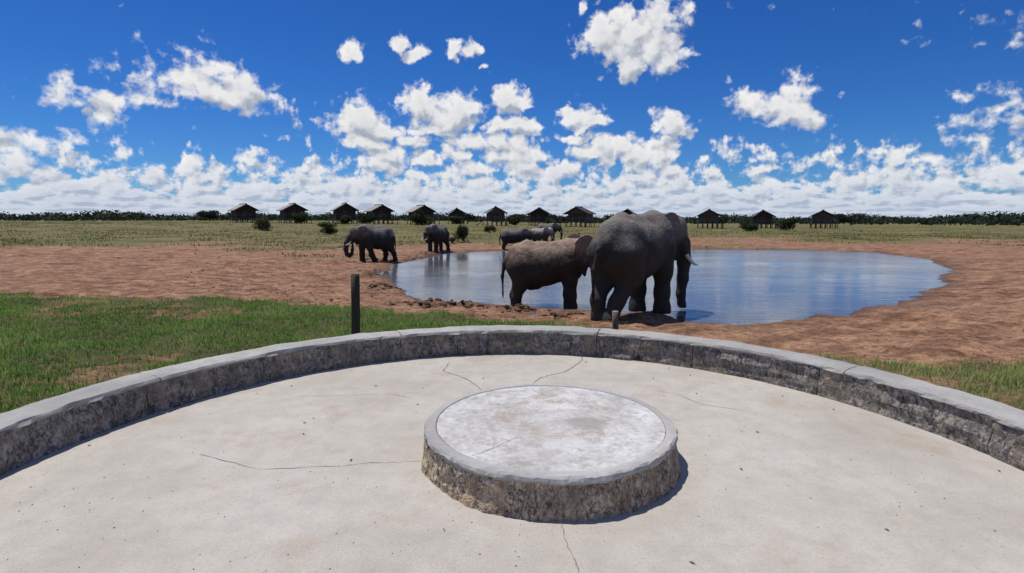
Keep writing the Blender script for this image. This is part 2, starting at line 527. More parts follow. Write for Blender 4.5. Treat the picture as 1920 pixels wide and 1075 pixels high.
def skin_mat(name, base, dusty_sunlit, lit_dust=0.5):
    m, k, b = new_mat(name)
    tcn = k.new('ShaderNodeTexCoord')
    P = tcn.outputs['Object']
    n1 = k.noise(P, 1.7, 5, 0.6)
    n2 = k.noise(k.vec('MULTIPLY', P, (1, 1, 1.4)), 24, 4, 0.6, 0.6)
    # sagging folds, then the cracked net of fine wrinkles
    fold = k.math('ABSOLUTE', k.math('SUBTRACT', k.noise(k.vec('MULTIPLY', P, (1.3, 1.3, 0.55)), 5.0, 4, 0.6, 1.2), 0.5))
    fold = k.maprange(fold, 0.0, 0.10, 0, 1)
    Q = k.vec('ADD', k.vec('MULTIPLY', P, (1, 1, 1.8)), k.vec('SCALE', k.noise(P, 6, 3, out='Color'), scale=0.22))
    wr = k.voro(Q, 9, 1, 'DISTANCE_TO_EDGE')
    wr2 = k.voro(P, 40, 1, 'DISTANCE_TO_EDGE')
    crease = k.math('MINIMUM', k.maprange(wr, 0.0, 0.26, 0, 1), k.maprange(wr2, 0.0, 0.28, 0.65, 1))
    crease = k.math('MULTIPLY', crease, k.maprange(fold, 0.0, 1.0, 0.4, 1.0))
    c = k.mix(k.maprange(n1, 0.35, 0.65, 0, 1), tuple(x * 0.72 for x in base), base)
    # dust and painted sunlight on head and back, painted shade on wet legs, belly
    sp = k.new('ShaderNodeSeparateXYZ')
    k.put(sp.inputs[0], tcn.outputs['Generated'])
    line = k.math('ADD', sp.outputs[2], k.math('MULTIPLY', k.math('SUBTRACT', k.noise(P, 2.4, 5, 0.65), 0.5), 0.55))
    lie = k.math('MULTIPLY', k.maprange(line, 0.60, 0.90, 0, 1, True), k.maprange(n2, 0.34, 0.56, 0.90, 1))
    c = k.mix(k.math('MULTIPLY', lie, lit_dust), c, dusty_sunlit)
    c = k.mix(k.maprange(crease, 0.0, 0.65, 0.30, 0.0), c, tuple(x * 0.6 for x in base))
    k.put(b.inputs['Base Color'], c)
    b.inputs['Roughness'].default_value = 0.78
    b.inputs['Specular IOR Level'].default_value = 0.22
    bump(k, b, k.math('ADD', k.math('MULTIPLY', crease, 0.55), k.math('MULTIPLY', fold, 1.2)), 0.55, 0.018)
    return m


def leaf_mat(name, dark, mid, light, transl=0.25):
    m, k, b = new_mat(name)
    a = k.new('ShaderNodeAttribute', attribute_name='tone').outputs['Fac']
    k.put(b.inputs['Base Color'], k.ramp(a, [(0.0, dark), (0.5, mid), (1.0, light)]))
    b.inputs['Roughness'].default_value = 0.7
    b.inputs['Specular IOR Level'].default_value = 0.2
    tr = k.new('ShaderNodeBsdfTranslucent')
    k.put(tr.inputs['Color'], k.ramp(a, [(0.0, dark), (0.5, mid), (1.0, light)]))
    mx = k.new('ShaderNodeMixShader')
    mx.inputs[0].default_value = transl
    k.l.new(b.outputs[0], mx.inputs[1])
    k.l.new(tr.outputs[0], mx.inputs[2])
    k.l.new(mx.outputs[0], k.n['Material Output'].inputs[0])
    return m


M = dict(
    ground=ground_mat(),
    water=water_mat(),
    patio=concrete_mat('patio_concrete', (0.465, 0.432, 0.378), (0.375, 0.340, 0.288), (0.515, 0.482, 0.43), 0.8),
    rim=concrete_mat('platform_rim_cement', (0.41, 0.40, 0.385), (0.26, 0.25, 0.245), (0.50, 0.49, 0.47), 0.8),
    plat=plat_top_mat(),
    drum=scratched_mat('brushed_render', (0.095, 0.072, 0.050), (0.43, 0.335, 0.24), (0.80, 0.66, 0.50)),
    wall=scratched_mat('weathered_wall_render', (0.066, 0.060, 0.055), (0.205, 0.184, 0.165), (0.42, 0.38, 0.335), 17),
    cap=concrete_mat('wall_coping', (0.37, 0.36, 0.335), (0.25, 0.245, 0.235), (0.45, 0.44, 0.41), 0.4, (0.26, 0.25, 0.2)),
    crack=simple_mat('crack_dirt', (0.12, 0.105, 0.088), (0.26, 0.23, 0.19), 60, 0.95, 0, 0),
    post=simple_mat('treated_post_wood', (0.085, 0.072, 0.055), (0.20, 0.17, 0.13), 22, 0.85, 0.6, 0.01, (1, 1, 0.08)),
    postend=simple_mat('post_end_grain', (0.22, 0.19, 0.15), (0.36, 0.31, 0.25), 30, 0.9, 0.3),
    dpost=simple_mat('dark_post_wood', (0.036, 0.032, 0.022), (0.095, 0.084, 0.056), 14, 0.9, 0.8, 0.02, (1, 1, 0.08)),
    thatch=simple_mat('roof_thatch', (0.028, 0.027, 0.027), (0.062, 0.058, 0.056), 9, 0.95, 0.8, 0.05, (1, 1, 3)),
    sunlit_roof=simple_mat('sunlit_roof_thatch', (0.24, 0.225, 0.20), (0.36, 0.34, 0.30), 5, 0.8, 0.3, 0.02),  # lit copy of the roof material: sunshine painted into the left slopes
    timber=simple_mat('dark_hut_timber', (0.024, 0.021, 0.018), (0.062, 0.052, 0.043), 6, 0.9, 0.4, 0.02, (1, 1, 4)),
    timber2=simple_mat('grey_hut_timber', (0.050, 0.045, 0.040), (0.115, 0.100, 0.088), 6, 0.9, 0.4, 0.02, (1, 1, 4)),
    rail=simple_mat('pale_rail_timber', (0.10, 0.092, 0.082), (0.20, 0.18, 0.16), 6, 0.9, 0.3),
    door=simple_mat('door_wood', (0.085, 0.045, 0.026), (0.13, 0.070, 0.040), 4, 0.8, 0.2),
    ivory=simple_mat('ivory', (0.58, 0.52, 0.42), (0.74, 0.69, 0.58), 12, 0.45, 0.1),
    eye=simple_mat('eye', (0.010, 0.007, 0.005), (0.02, 0.013, 0.008), 30, 0.15, 0.0),
    hair=simple_mat('tail_hair', (0.010, 0.009, 0.008), (0.03, 0.027, 0.024), 40, 0.8, 0.3),
    nail=simple_mat('toenail', (0.13, 0.11, 0.09), (0.20, 0.175, 0.145), 30, 0.7, 0.2),
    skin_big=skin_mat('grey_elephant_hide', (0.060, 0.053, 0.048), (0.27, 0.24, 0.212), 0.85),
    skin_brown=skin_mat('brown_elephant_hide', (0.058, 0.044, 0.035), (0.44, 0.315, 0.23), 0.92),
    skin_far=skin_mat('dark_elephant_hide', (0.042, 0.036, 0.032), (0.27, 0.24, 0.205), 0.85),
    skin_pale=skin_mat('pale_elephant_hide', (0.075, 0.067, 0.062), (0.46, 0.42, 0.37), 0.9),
    bark=simple_mat('bark', (0.05, 0.04, 0.03), (0.12, 0.10, 0.08), 12, 0.9, 0.6),
    bush=leaf_mat('bush_leaves', (0.014, 0.024, 0.010), (0.034, 0.055, 0.020), (0.075, 0.105, 0.036)),
    bush_dry=leaf_mat('dry_bush_leaves', (0.028, 0.032, 0.014), (0.060, 0.064, 0.028), (0.115, 0.112, 0.05)),
    far_leaf=leaf_mat('distant_tree_leaves', (0.012, 0.020, 0.013), (0.026, 0.040, 0.022), (0.050, 0.068, 0.036)),
    turf=leaf_mat('green_grass', (0.075, 0.155, 0.026), (0.155, 0.31, 0.052), (0.37, 0.41, 0.14), 0.42),
    tuft=leaf_mat('field_grass', (0.062, 0.078, 0.022), (0.155, 0.168, 0.046), (0.31, 0.265, 0.11), 0.3),
)

# ------------------------------------------------------------------ terrain
WATER_Z = -0.92
SHORE = [(4.15, 13.0), (4.25, 13.75), (3.75, 14.5), (3.2, 14.45), (2.72, 14.4), (2.05, 14.74), (1.49, 15.01), (0.61, 15.29), (0.0, 15.58),
         (-0.47, 15.77), (-1.27, 15.98), (-2.1, 16.29), (-2.55, 16.61), (-2.86, 16.95), (-3.31, 18.06), (-3.79, 19.16),
         (-4.33, 20.41), (-4.93, 22.21), (-5.45, 24.35), (-6.24, 28.46), (-6.46, 30.16), (-5.98, 32.06), (-5.45, 34.69),
         (-4.82, 37.77), (-4.73, 39.53), (-3.94, 40.15), (-2.44, 41.46), (-0.91, 42.14), (1.68, 42.85), (4.27, 43.58),
         (6.52, 44.34), (14.77, 44.34), (23.06, 43.58), (26.77, 40.15), (25.86, 33.76), (21.75, 26.95), (15.5, 19.61),
         (10.54, 15.38), (7.16, 13.32), (5.29, 12.64)]
PATIO_C, PATIO_R = (0.03, 3.05), 3.19
PUDDLE = [(-5.95, 25.0, 0.35, 1.0), (-6.1, 23.6, 0.22, 0.5)]
GRASS_TOP = [(-14, 15.2), (-6.61, 14.48), (-4.18, 14.03), (-2.63, 13.21), (-0.76, 12.8), (0.49, 12.7), (1.06, 12.3), (1.7, 11.4), (2.6, 10.4), (6, 8.6), (14, 8.5)]


def poly_sd(x, y, poly):
    """signed distance, negative inside"""
    x, y = np.asarray(x, float), np.asarray(y, float)
    d = np.full(x.shape, 1e18)
    inside = np.zeros(x.shape, bool)
    n = len(poly)
    for i in range(n):
        ax, ay = poly[i]
        bx, by = poly[(i + 1) % n]
        ex, ey = bx - ax, by - ay
        wx, wy = x - ax, y - ay
        t = np.clip((wx * ex + wy * ey) / (ex * ex + ey * ey), 0, 1)
        d = np.minimum(d, (wx - ex * t) ** 2 + (wy - ey * t) ** 2)
        c = (ay <= y) != (by <= y)
        with np.errstate(divide='ignore', invalid='ignore'):
            xi = ax + (y - ay) * ex / np.where(ey == 0, 1e-9, ey)
        inside ^= c & (x < xi)
    return np.sqrt(d) * np.where(inside, -1, 1)


def shore_sd(x, y):
    s = poly_sd(x, y, SHORE)
    wob = fbm(x, y, 0.9, 4, 0.6) * 0.55
    return s + wob * np.exp(-np.abs(s) / 3.0)


MUD = [(-4.55, 19.1, 0.55, 0.50), (-4.2, 18.9, 0.35, 0.35), (-2.4, 14.95, 1.0, 0.42), (-1.5, 14.75, 0.9, 0.32), (0.3, 14.6, 0.6, 0.25),
       (-5.9, 24.6, 0.7, 1.6), (-3.2, 37.2, 2.0, 0.5), (-7.6, 31.2, 1.0, 0.25), (-5.9, 33.0, 0.8, 2.0), (-5.4, 37.0, 1.0, 2.0), (1.2, 13.4, 0.4, 0.16), (5.5, 46.3, 3.0, 0.5), (0.5, 46, 2.2, 0.5)]


def blobs(x, y, lst):
    m = np.zeros(np.broadcast(x, y).shape)
    for cx, cy, rx, ry in lst:
        m = np.maximum(m, np.exp(-(((x - cx) / rx) ** 2 + ((y - cy) / ry) ** 2)))
    return m


def height(x, y):
    x, y = np.asarray(x, float), np.asarray(y, float)
    s = shore_sd(x, y)
    r = np.hypot(x, y)
    out = np.maximum(s, 0)
    z = WATER_Z + 0.035 * sstep(out, 0, 0.35) + 0.50 * (1 - np.exp(-out / 10.0)) + 0.30 * sstep(r, 40, 120)
    z += sstep(r, 45, 115) * (-0.0135 * np.clip(x, -55, 55))
    near = sstep(out, 0.1, 1.2)
    z += fbm(x, y, 0.5, 4) * 0.16 * near + fbm(x, y, 2.2, 4, 0.6) * 0.13 * near * np.exp(-r / 60)
    z += 0.09 * blobs(x, y, MUD) * sstep(out, 0.2, 0.9) * (1 + 2.4 * fbm(x, y, 6, 3))
    z += fbm(x, y, 0.012, 3) * 1.2 * sstep(r, 170, 400)
    z = np.where(s < 0, WATER_Z - np.minimum(0.7, 0.13 * -s + 0.01), z)
    for cx, cy, rx, ry in PUDDLE:
        z -= 0.24 * np.exp(-(((x - cx) / rx) ** 2 + ((y - cy) / ry) ** 2) * 1.4)
    # the bank is cut back to the footing of the low wall
    rc = np.hypot(x - PATIO_C[0], y - PATIO_C[1])
    z = np.where(rc < PATIO_R + 0.6, np.minimum(z, -0.35), z)
    return z


def hz(x, y):
    return float(height(np.array([x]), np.array([y]))[0])


def axis(lo, hi, step, far, g=1.09):
    a = list(np.arange(lo, hi, step))
    s, v = step, hi
    while v < far[1]:
        a.append(v)
        s *= g
        v += s
    s, v = step, lo
    pre = []
    while v > far[0]:
        s *= g
        v -= s
        pre.append(v)
    return np.array(pre[::-1] + a + [far[1]])


xs = axis(-11, 12, 0.12, (-3500, 3500))
ys = axis(8, 27, 0.11, (-400, 5000), 1.055)
X, Y = np.meshgrid(xs, ys)
Z = height(X, Y)
S = shore_sd(X, Y)
nx, ny = len(xs), len(ys)
idx = np.arange(nx * ny).reshape(ny, nx)
quads = np.stack([idx[:-1, :-1], idx[:-1, 1:], idx[1:, 1:], idx[1:, :-1]], -1).reshape(-1, 4)
gt_x, gt_y = zip(*GRASS_TOP)


def turf_mask(x, y):
    top = np.interp(x, gt_x, gt_y) + fbm(x, y, 1.1, 4, 0.6) * 0.9
    dens = np.where(x < 1.3, 1.0, 0.7)
    thin = 1 - 0.6 * sstep(fbm(x + 40, y, 0.55, 4, 0.6), 0.18, 0.5)
    return sstep(top - y, -0.12, 0.35) * dens * thin * (np.asarray(y) < 16)


def field_mask(x, y):
    edge = 51 - np.clip(-x - 3, 0, 4) * 2.6 + fbm(x, y, 0.12, 4, 0.6) * 20
    far = sstep(y, edge - 5, edge + 7)
    return far


wet = np.where(S < 0, 1.0, np.exp(-np.maximum(S, 0) / 0.45)) + 0.75 * blobs(X, Y, PUDDLE)
mesh_obj('ground', np.stack([X, Y, Z], -1).reshape(-1, 3), quads, M['ground'], smooth=True,
         attrs=dict(grass=field_mask(X, Y).ravel(), turf=turf_mask(X, Y).ravel(), wet=np.clip(wet, 0, 1).ravel(), mud=blobs(X, Y, MUD).ravel()))['kind'] = 'structure'

# pond surface
mesh_obj('pond_water', [(-9, 10, WATER_Z), (32, 10, WATER_Z), (32, 48, WATER_Z), (-9, 48, WATER_Z)], [(0, 1, 2, 3)], M['water'])['kind'] = 'structure'

# ------------------------------------------------------------------ patio
def disc(name, c, r, z0, z1, mat, rings=(0.0, 0.3, 0.6, 0.85, 1.0), n=96, parent=None):
    vs, fs = [], []
    vs.append((c[0], c[1], z1))
    rr = [q for q in rings if q > 0]
    for q in rr:
        for i in range(n):
            a = 2 * math.pi * i / n
            vs.append((c[0] + r * q * math.cos(a), c[1] + r * q * math.sin(a), z1))
    for i in range(n):
        a = 2 * math.pi * i / n
        vs.append((c[0] + r * math.cos(a), c[1] + r * math.sin(a), z0))
    for i in range(n):
        fs.append((0, 1 + i, 1 + (i + 1) % n))
    for k in range(len(rr)):
        for i in range(n):
            a, b = 1 + k * n + i, 1 + k * n + (i + 1) % n
            fs.append((a, a + n, b + n, b))
    return mesh_obj(name, vs, fs, mat, parent)


patio = disc('patio', (0.03, 2.2), 4.35, -0.9, 0.0, M['patio'])
patio['kind'] = 'structure'


def crack(pts, w, z, parent, seed):
    rnd = random.Random(seed)
    fine = []
    for (a, b) in zip(pts[:-1], pts[1:]):
        for t in np.linspace(0, 1, 6)[:-1]:
            fine.append((a[0] + (b[0] - a[0]) * t + rnd.uniform(-.005, .005), a[1] + (b[1] - a[1]) * t + rnd.uniform(-.007, .007)))
    fine.append(pts[-1])
    vs, fs = [], []
    for i, p in enumerate(fine):
        q, o = fine[min(i + 1, len(fine) - 1)], fine[max(i - 1, 0)]
        dx, dy = q[0] - o[0], q[1] - o[1]
        L = math.hypot(dx, dy) or 1
        ww = w * rnd.uniform(0.2, 0.9)
        vs += [(p[0] - dy / L * ww, p[1] + dx / L * ww, z), (p[0] + dy / L * ww, p[1] - dx / L * ww, z)]
        if i: fs.append((2 * i - 2, 2 * i - 1, 2 * i + 1, 2 * i))
    return mesh_obj('crack', vs, fs, M['crack'], parent)


crack([(-0.7, 5.91), (-0.7, 5.72), (-0.72, 5.53), (-0.65, 5.45), (-0.54, 5.34), (-0.43, 5.2), (-0.34, 5.03), (-0.25, 4.8)], 0.0055, 0.003, patio, 1)
crack([(0.8, 6.1), (0.79, 5.97), (0.7, 5.77), (0.62, 5.61), (0.53, 5.47), (0.41, 5.39), (0.28, 5.27), (0.21, 5.13), (0.2, 4.6)], 0.0075, 0.003, patio, 2)
crack([(-2.1, 3.5), (-1.6, 3.28), (-1.1, 3.33), (-1.03, 3.34), (-0.93, 3.38), (-0.83, 3.37), (-0.6, 3.4)], 0.0032, 0.003, patio, 3)
crack([(0.26, 2.68), (0.26, 2.56), (0.27, 2.45), (0.29, 2.37), (0.3, 2.26), (0.32, 2.11), (0.36, 1.6)], 0.0030, 0.003, patio, 4)
crack([(-1.9, 4.7), (-1.53, 4.73), (-1.44, 4.75), (-1.25, 4.76), (-1.08, 4.77), (-0.9, 4.67)], 0.0028, 0.003, patio, 5)
crack([(1.3, 4.9), (1.5, 4.75), (1.62, 4.5), (2.0, 4.3)], 0.0028, 0.003, patio, 6)

# grit and dead leaves lying on the slab
gv, gf = [], []
rg = random.Random(5)
for i in range(900):
    a, rr = rg.uniform(0, 2 * math.pi), 3.05 * math.sqrt(rg.random())
    x, y = PATIO_C[0] + rr * math.cos(a), PATIO_C[1] + rr * math.sin(a)
    if fbm(np.array([x]), np.array([y]), 0.8, 3)[0] < rg.uniform(-0.25, 0.35) - 0.1: continue
    s = rg.uniform(0.0018, 0.0055)
    b = len(gv)
    t = rg.uniform(0, 6.28)
    for j in range(4):
        gv.append((x + s * math.cos(t + j * 1.57) * rg.uniform(.7, 1.3), y + s * math.sin(t + j * 1.57) * rg.uniform(.7, 1.3), 0.001))
    gv.append((x, y, 0.001 + s * 0.9))
    gf += [(b, b + 1, b + 4), (b + 1, b + 2, b + 4), (b + 2, b + 3, b + 4), (b + 3, b, b + 4)]
grit = mesh_obj('grit', gv, gf, simple_mat('grit_stone', (0.10, 0.085, 0.07), (0.26, 0.22, 0.18), 80, 0.9, 0))
tag(grit, 'fine dark grit scattered over the pale concrete patio', 'grit', kind='stuff')

lv, lf = [], []
for i in range(45):
    a, rr = rg.uniform(0, 2 * math.pi), 3.08 * math.sqrt(rg.random()) if i < 30 else rg.uniform(2.85, 3.1)
    x, y = PATIO_C[0] + rr * math.cos(a), PATIO_C[1] + rr * math.sin(a)
    if math.hypot(x - 0.245, y - 3.535) < 0.9: continue
    L, w, t = rg.uniform(.010, .022), rg.uniform(.004, .008), rg.uniform(0, 6.28)
    c, s = math.cos(t), math.sin(t)
    b = len(lv)
    for u, v, z in ((-L, 0, .003), (0, -w, .009), (L, 0, .004), (0, w, .007), (0, 0, .003)):
        lv.append((x + u * c - v * s, y + u * s + v * c, z))
    lf += [(b, b + 1, b + 4), (b + 1, b + 2, b + 4), (b + 2, b + 3, b + 4), (b + 3, b, b + 4)]
tag(mesh_obj('leaf_litter', lv, lf, simple_mat('dry_leaf', (0.07, 0.045, 0.025), (0.16, 0.11, 0.06), 40, 0.8, 0)), 'few small curled dry leaves lying on the concrete patio', 'leaf litter', kind='stuff')

# ------------------------------------------------------------------ curved low wall
wall = empty('low_wall', (PATIO_C[0], PATIO_C[1], 0))
tag(wall, 'low curved concrete wall with scratched dark face and pale coping around the patio', 'wall')


def arc_panel(a0, a1, seed, dent=None):
    """one length of wall between two joints; azimuth from +Y clockwise"""
    n = max(4, int((a1 - a0) * PATIO_R / 0.03))
    g = 0.003 / PATIO_R
    A = np.linspace(a0 + g, a1 - g, n)
    hs = np.array([-0.06, 0.0, 0.03, 0.07, 0.11, 0.15, 0.19, 0.225, 0.25])
    vs, fs = [], []
    for i, a in enumerate(A):
        for j, h in enumerate(hs):
            q = a * PATIO_R
            d = 0.014 * fbm(np.array([q * 1.0 + seed]), np.array([h * 3.0]), 5, 4)[0]
            d += 0.012 * math.sin(h * 40 + fbm(np.array([q]), np.array([seed * 3.1]), 1.2, 2)[0] * 5) * (0.5 + vnoise(np.array([q * 2]), np.array([h * 8]))[0])
            r = PATIO_R + d + 0.03 * (h / 0.25)
            if j == 0: r += 0.0
            if dent:
                t = ((q - dent[0] * PATIO_R) / dent[1]) ** 2 + ((h - 0.015) / 0.05) ** 2
                r += 0.10 * math.exp(-t * 1.2)
                t2 = ((q - dent[0] * PATIO_R + 0.15) / 0.16) ** 2 + ((h - 0.02) / 0.05) ** 2
                r -= 0.035 * math.exp(-t2)
            if i in (0, n - 1): r += 0.008
            vs.append((r * math.sin(a), r * math.cos(a), h))
        # back of the wall
        for h in (0.25, -0.8):
            r = PATIO_R + 0.27
            vs.append((r * math.sin(a), r * math.cos(a), h))
    k = len(hs) + 2
    for i in range(n - 1):
        for j in range(k - 1):
            fs.append((i * k + j, i * k + j + 1, (i + 1) * k + j + 1, (i + 1) * k + j))
    fs.append(tuple(range(k)))
    fs.append(tuple((n - 1) * k + j for j in reversed(range(k))))
    return mesh_obj('wall_panel', vs, fs, M['wall'], wall, smooth=False)


JOINTS = [-158, -128, -98, -68, -50, -23.5, -12, 11.6, 17, 36, 58, 82, 108, 134, 158]
for i, (j0, j1) in enumerate(zip(JOINTS[:-1], JOINTS[1:])):
    arc_panel(R(j0), R(j1), i * 7.7, dent=(R(25.3), 0.05) if j0 == 17 else None)


def coping(a0, a1, seed):
    n = max(4, int((a1 - a0) * PATIO_R / 0.035))
    vs, fs = [], []
    g = 0.004 / PATIO_R
    for i, a in enumerate(np.linspace(a0 + g, a1 - g, n)):
        q = a * PATIO_R
        w = lambda s: fbm(np.array([q + seed * 9.0]), np.array([s]), 6, 4, 0.6)[0]
        prof = [(-0.006 + 0.030 * w(1), 0.246), (-0.014 + 0.034 * w(2), 0.262 + 0.012 * w(5)), (-0.002 + 0.02 * w(2), 0.280 + 0.012 * w(3)),
                (0.06, 0.287 + 0.014 * w(4)), (0.16, 0.290 + 0.014 * w(6)), (0.27, 0.283 + 0.012 * w(7)), (0.285 + .015 * w(8), 0.262), (0.275, 0.246)]
        for dr, h in prof:
            r = PATIO_R + 0.03 + dr
            vs.append((r * math.sin(a), r * math.cos(a), h))
    k = 8
    for i in range(n - 1):
        for j in range(k):
            fs.append((i * k + j, i * k + (j + 1) % k, (i + 1) * k + (j + 1) % k, (i + 1) * k + j))
    fs.append(tuple(range(k)))
    fs.append(tuple((n - 1) * k + j for j in reversed(range(k))))
    mesh_obj('coping', vs, fs, M['cap'], wall, smooth=False)


CJ = [-158, -110, -66, -23.4, 17.2, 62, 110, 158]
for i, (j0, j1) in enumerate(zip(CJ[:-1], CJ[1:])):
    coping(R(j0), R(j1), i)

# ------------------------------------------------------------------ round fire platform
PC, PR, PH = (0.27, 3.535), 0.875, 0.232
plat = empty('round_platform', (PC[0], PC[1], 0))
plat.location.x = 0.252
plat.scale = (0.948, 0.948, 1)
tag(plat, 'low round concrete fire platform with pale stained top and rough brushed side', 'fire platform')


def lathe(name, prof, n, mat, wob, parent, smooth=False):
    """prof: (radius, z, roughness) from bottom to top"""
    vs, fs = [], []
    k = len(prof)
    for i in range(n):
        a = 2 * math.pi * i / n
        for j, (r, z, q) in enumerate(prof):
            d = wob(a, z) * q
            dz = fbm(np.array([a * 3 + 11]), np.array([j * 3.0]), 2.4, 4, 0.6)[0] * 0.02 * q
            vs.append(((r + d) * math.cos(a), (r + d) * math.sin(a), z + dz))
    for i in range(n):
        i2 = (i + 1) % n
        for j in range(k - 1):
            fs.append((i * k + j, i2 * k + j, i2 * k + j + 1, i * k + j + 1))
    return mesh_obj(name, vs, fs, mat, parent, smooth)


def wob_side(a, z):
    x, y = a * 0.875, z
    # seamless: blend the two ends
    t = max(0.0, (a - 5.8) / (2 * math.pi - 5.8))
    f = lambda x: 0.026 * fbm(np.array([x]), np.array([y * 2.0]), 3, 3)[0] + 0.014 * fbm(np.array([x]), np.array([y * 0.35]), 28, 3, 0.6)[0]
    return f(x) * (1 - t) + f(x - 2 * math.pi * 0.875) * t


lathe('side', [(0.915, -0.02, 0.8), (0.90, 0.0, 1), (0.893, 0.03, 1), (0.885, 0.06, 1), (0.88, 0.09, 1), (0.875, 0.12, 1), (0.868, 0.15, 1), (0.862, 0.175, 1), (0.858, 0.198, .8)], 360, M['drum'], wob_side, plat)
lathe('rim', [(0.850, 0.180, .5), (0.868, 0.190, .9), (0.875, 0.204, .9), (0.868, 0.220, .7), (0.855, 0.229, .4), (0.83, 0.2325, .2), (0.81, 0.233, .05), (0.802, 0.2325, .1), (0.7985, 0.226, .08), (0.798, 0.19, 0)], 300, M['rim'], wob_side, plat)
top = disc('top_slab', (0, 0), 0.7962, 0.18, 0.2285, M['plat'], parent=plat)
crack([(-0.51, -0.595), (-0.41, -0.505), (-0.32, -0.405), (-0.23, -0.305)], 0.0028, 0.2315, top, 9)
crack([(-0.09, 0.70), (-0.06, 0.62), (-0.02, 0.55), (0.03, 0.49)], 0.0022, 0.2315, top, 10)

# ------------------------------------------------------------------ posts beyond the wall
def post(x, y, top_z, r, mat, endmat, lean, label):
    z0 = hz(x, y)
    t = empty('fence_post', (x, y, z0))
    tag(t, label, 'post')
    h = top_z - z0
    rnd = random.Random(int(x * 100))
    pts = [(lean * s * h + rnd.uniform(-.006, .006), rnd.uniform(-.006, .006), s * h - 0.2 * (s == 0)) for s in (0, .2, .4, .6, .8, 1)]
    MB().tube(pts, [r * 1.03, r * 1.02, r, r * 1.0, r * .98, r * .97], 14).build('shaft', mat, t, True)
    MB().tube([(pts[-1][0], pts[-1][1], h - 0.002), (pts[-1][0], pts[-1][1], h + 0.006)], [r * .95, r * .85], 14).build('cut_end', endmat, t)
    return t


post(1.555, 8.05, 0.195, 0.050, M['post'], M['postend'], 0.0, 'short round wooden post standing behind the coping near the largest elephant')
post(-2.235, 7.6, 0.80, 0.062, M['dpost'], M['dpost'], 0.02, 'tall dark wooden post rising from the green grass behind the wall')

# ------------------------------------------------------------------ grass
def blades(name, x, y, z, hgt, wid, tone, mat, lean=0.5, seg=2):
    n = len(x)
    a = RNG.random(n) * 2 * np.pi
    b = RNG.random(n) * 2 * np.pi
    ln = hgt * lean * (0.3 + RNG.random(n))
    dx, dy = np.cos(a) * wid, np.sin(a) * wid
    lx, ly = np.cos(b) * ln, np.sin(b) * ln
    V = np.empty((n, 5, 3), np.float32)
    V[:, 0] = np.stack([x - dx, y - dy, z - 0.01], -1)
    V[:, 1] = np.stack([x + dx, y + dy, z - 0.01], -1)
    V[:, 2] = np.stack([x + lx * .35 + dx * .7, y + ly * .35 + dy * .7, z + hgt * .6], -1)
    V[:, 3] = np.stack([x + lx * .35 - dx * .7, y + ly * .35 - dy * .7, z + hgt * .6], -1)
    V[:, 4] = np.stack([x + lx, y + ly, z + hgt * (0.95 - 0.25 * lean)], -1)
    base = np.arange(n)[:, None] * 5
    tri = np.concatenate([base + np.array([[0, 1, 2]]), base + np.array([[0, 2, 3]]), base + np.array([[3, 2, 4]])]).astype(np.int32)
    tn = np.repeat(tone, 5)
    return mesh_obj(name, V.reshape(-1, 3), tri, mat, attrs=dict(tone=tn))


n = 240000
gx, gy = RNG.uniform(-17, 10, n), RNG.uniform(3, 16.4, n)
keep = (np.hypot(gx - PATIO_C[0], gy - PATIO_C[1]) > PATIO_R + 0.31) & (RNG.random(n) < turf_mask(gx, gy) * (0.45 + 0.9 * sstep(fbm(gx, gy, 1.3, 3), -0.35, 0.25)) * np.where(gx > 1.2, 0.55, 1))
gx, gy = gx[keep], gy[keep]
gz = height(gx, gy)
pat = fbm(gx, gy, 0.9, 4, 0.6)
dry = sstep(gx, 0.6, 2.2)
gh = (0.045 + 0.075 * RNG.random(len(gx))) * (0.85 + 0.7 * sstep(pat, -0.3, 0.4)) * np.where(gx > 0.2, 1.15, 1)
tone = np.clip(0.42 + 0.55 * pat + RNG.normal(0, 0.17, len(gx)) + 0.30 * dry, 0, 1)
tone = np.where(RNG.random(len(gx)) < 0.12 + 0.25 * dry + 0.25 * sstep(pat, 0.1, 0.5), 0.97, tone)
gh = np.where(RNG.random(len(gx)) < 0.02, gh * 2.1, gh)
tag(blades('green_grass', gx, gy, gz, gh, 0.0065, tone, M['turf'], 0.7), 'strip of fresh green grass between the low wall and the red soil', 'grass', kind='stuff')

n = 130000
u = RNG.random(n)
gy = 26 + 150 * u ** 1.7
gx = (RNG.random(n) * 2 - 1) * (gy * 1.02 + 4)
keep = (RNG.random(n) < field_mask(gx, gy) * sstep(fbm(gx, gy, 0.25, 4, 0.6), -0.32, 0.25)) & (shore_sd(gx, gy) > 0.4)
gx, gy = gx[keep], gy[keep]
gz = height(gx, gy)
pat = fbm(gx, gy, 0.10, 4, 0.6)
gh = (0.08 + 0.16 * RNG.random(len(gx))) * (0.7 + 0.8 * sstep(pat, -0.3, .4))
tone = np.clip(0.5 + 0.7 * pat + RNG.normal(0, 0.16, len(gx)), 0, 1)
tag(blades('field_grass', gx, gy, gz, gh, 0.035, tone, M['tuft'], 0.8), 'short yellow green grass covering the field beyond the pond', 'grass', kind='stuff')

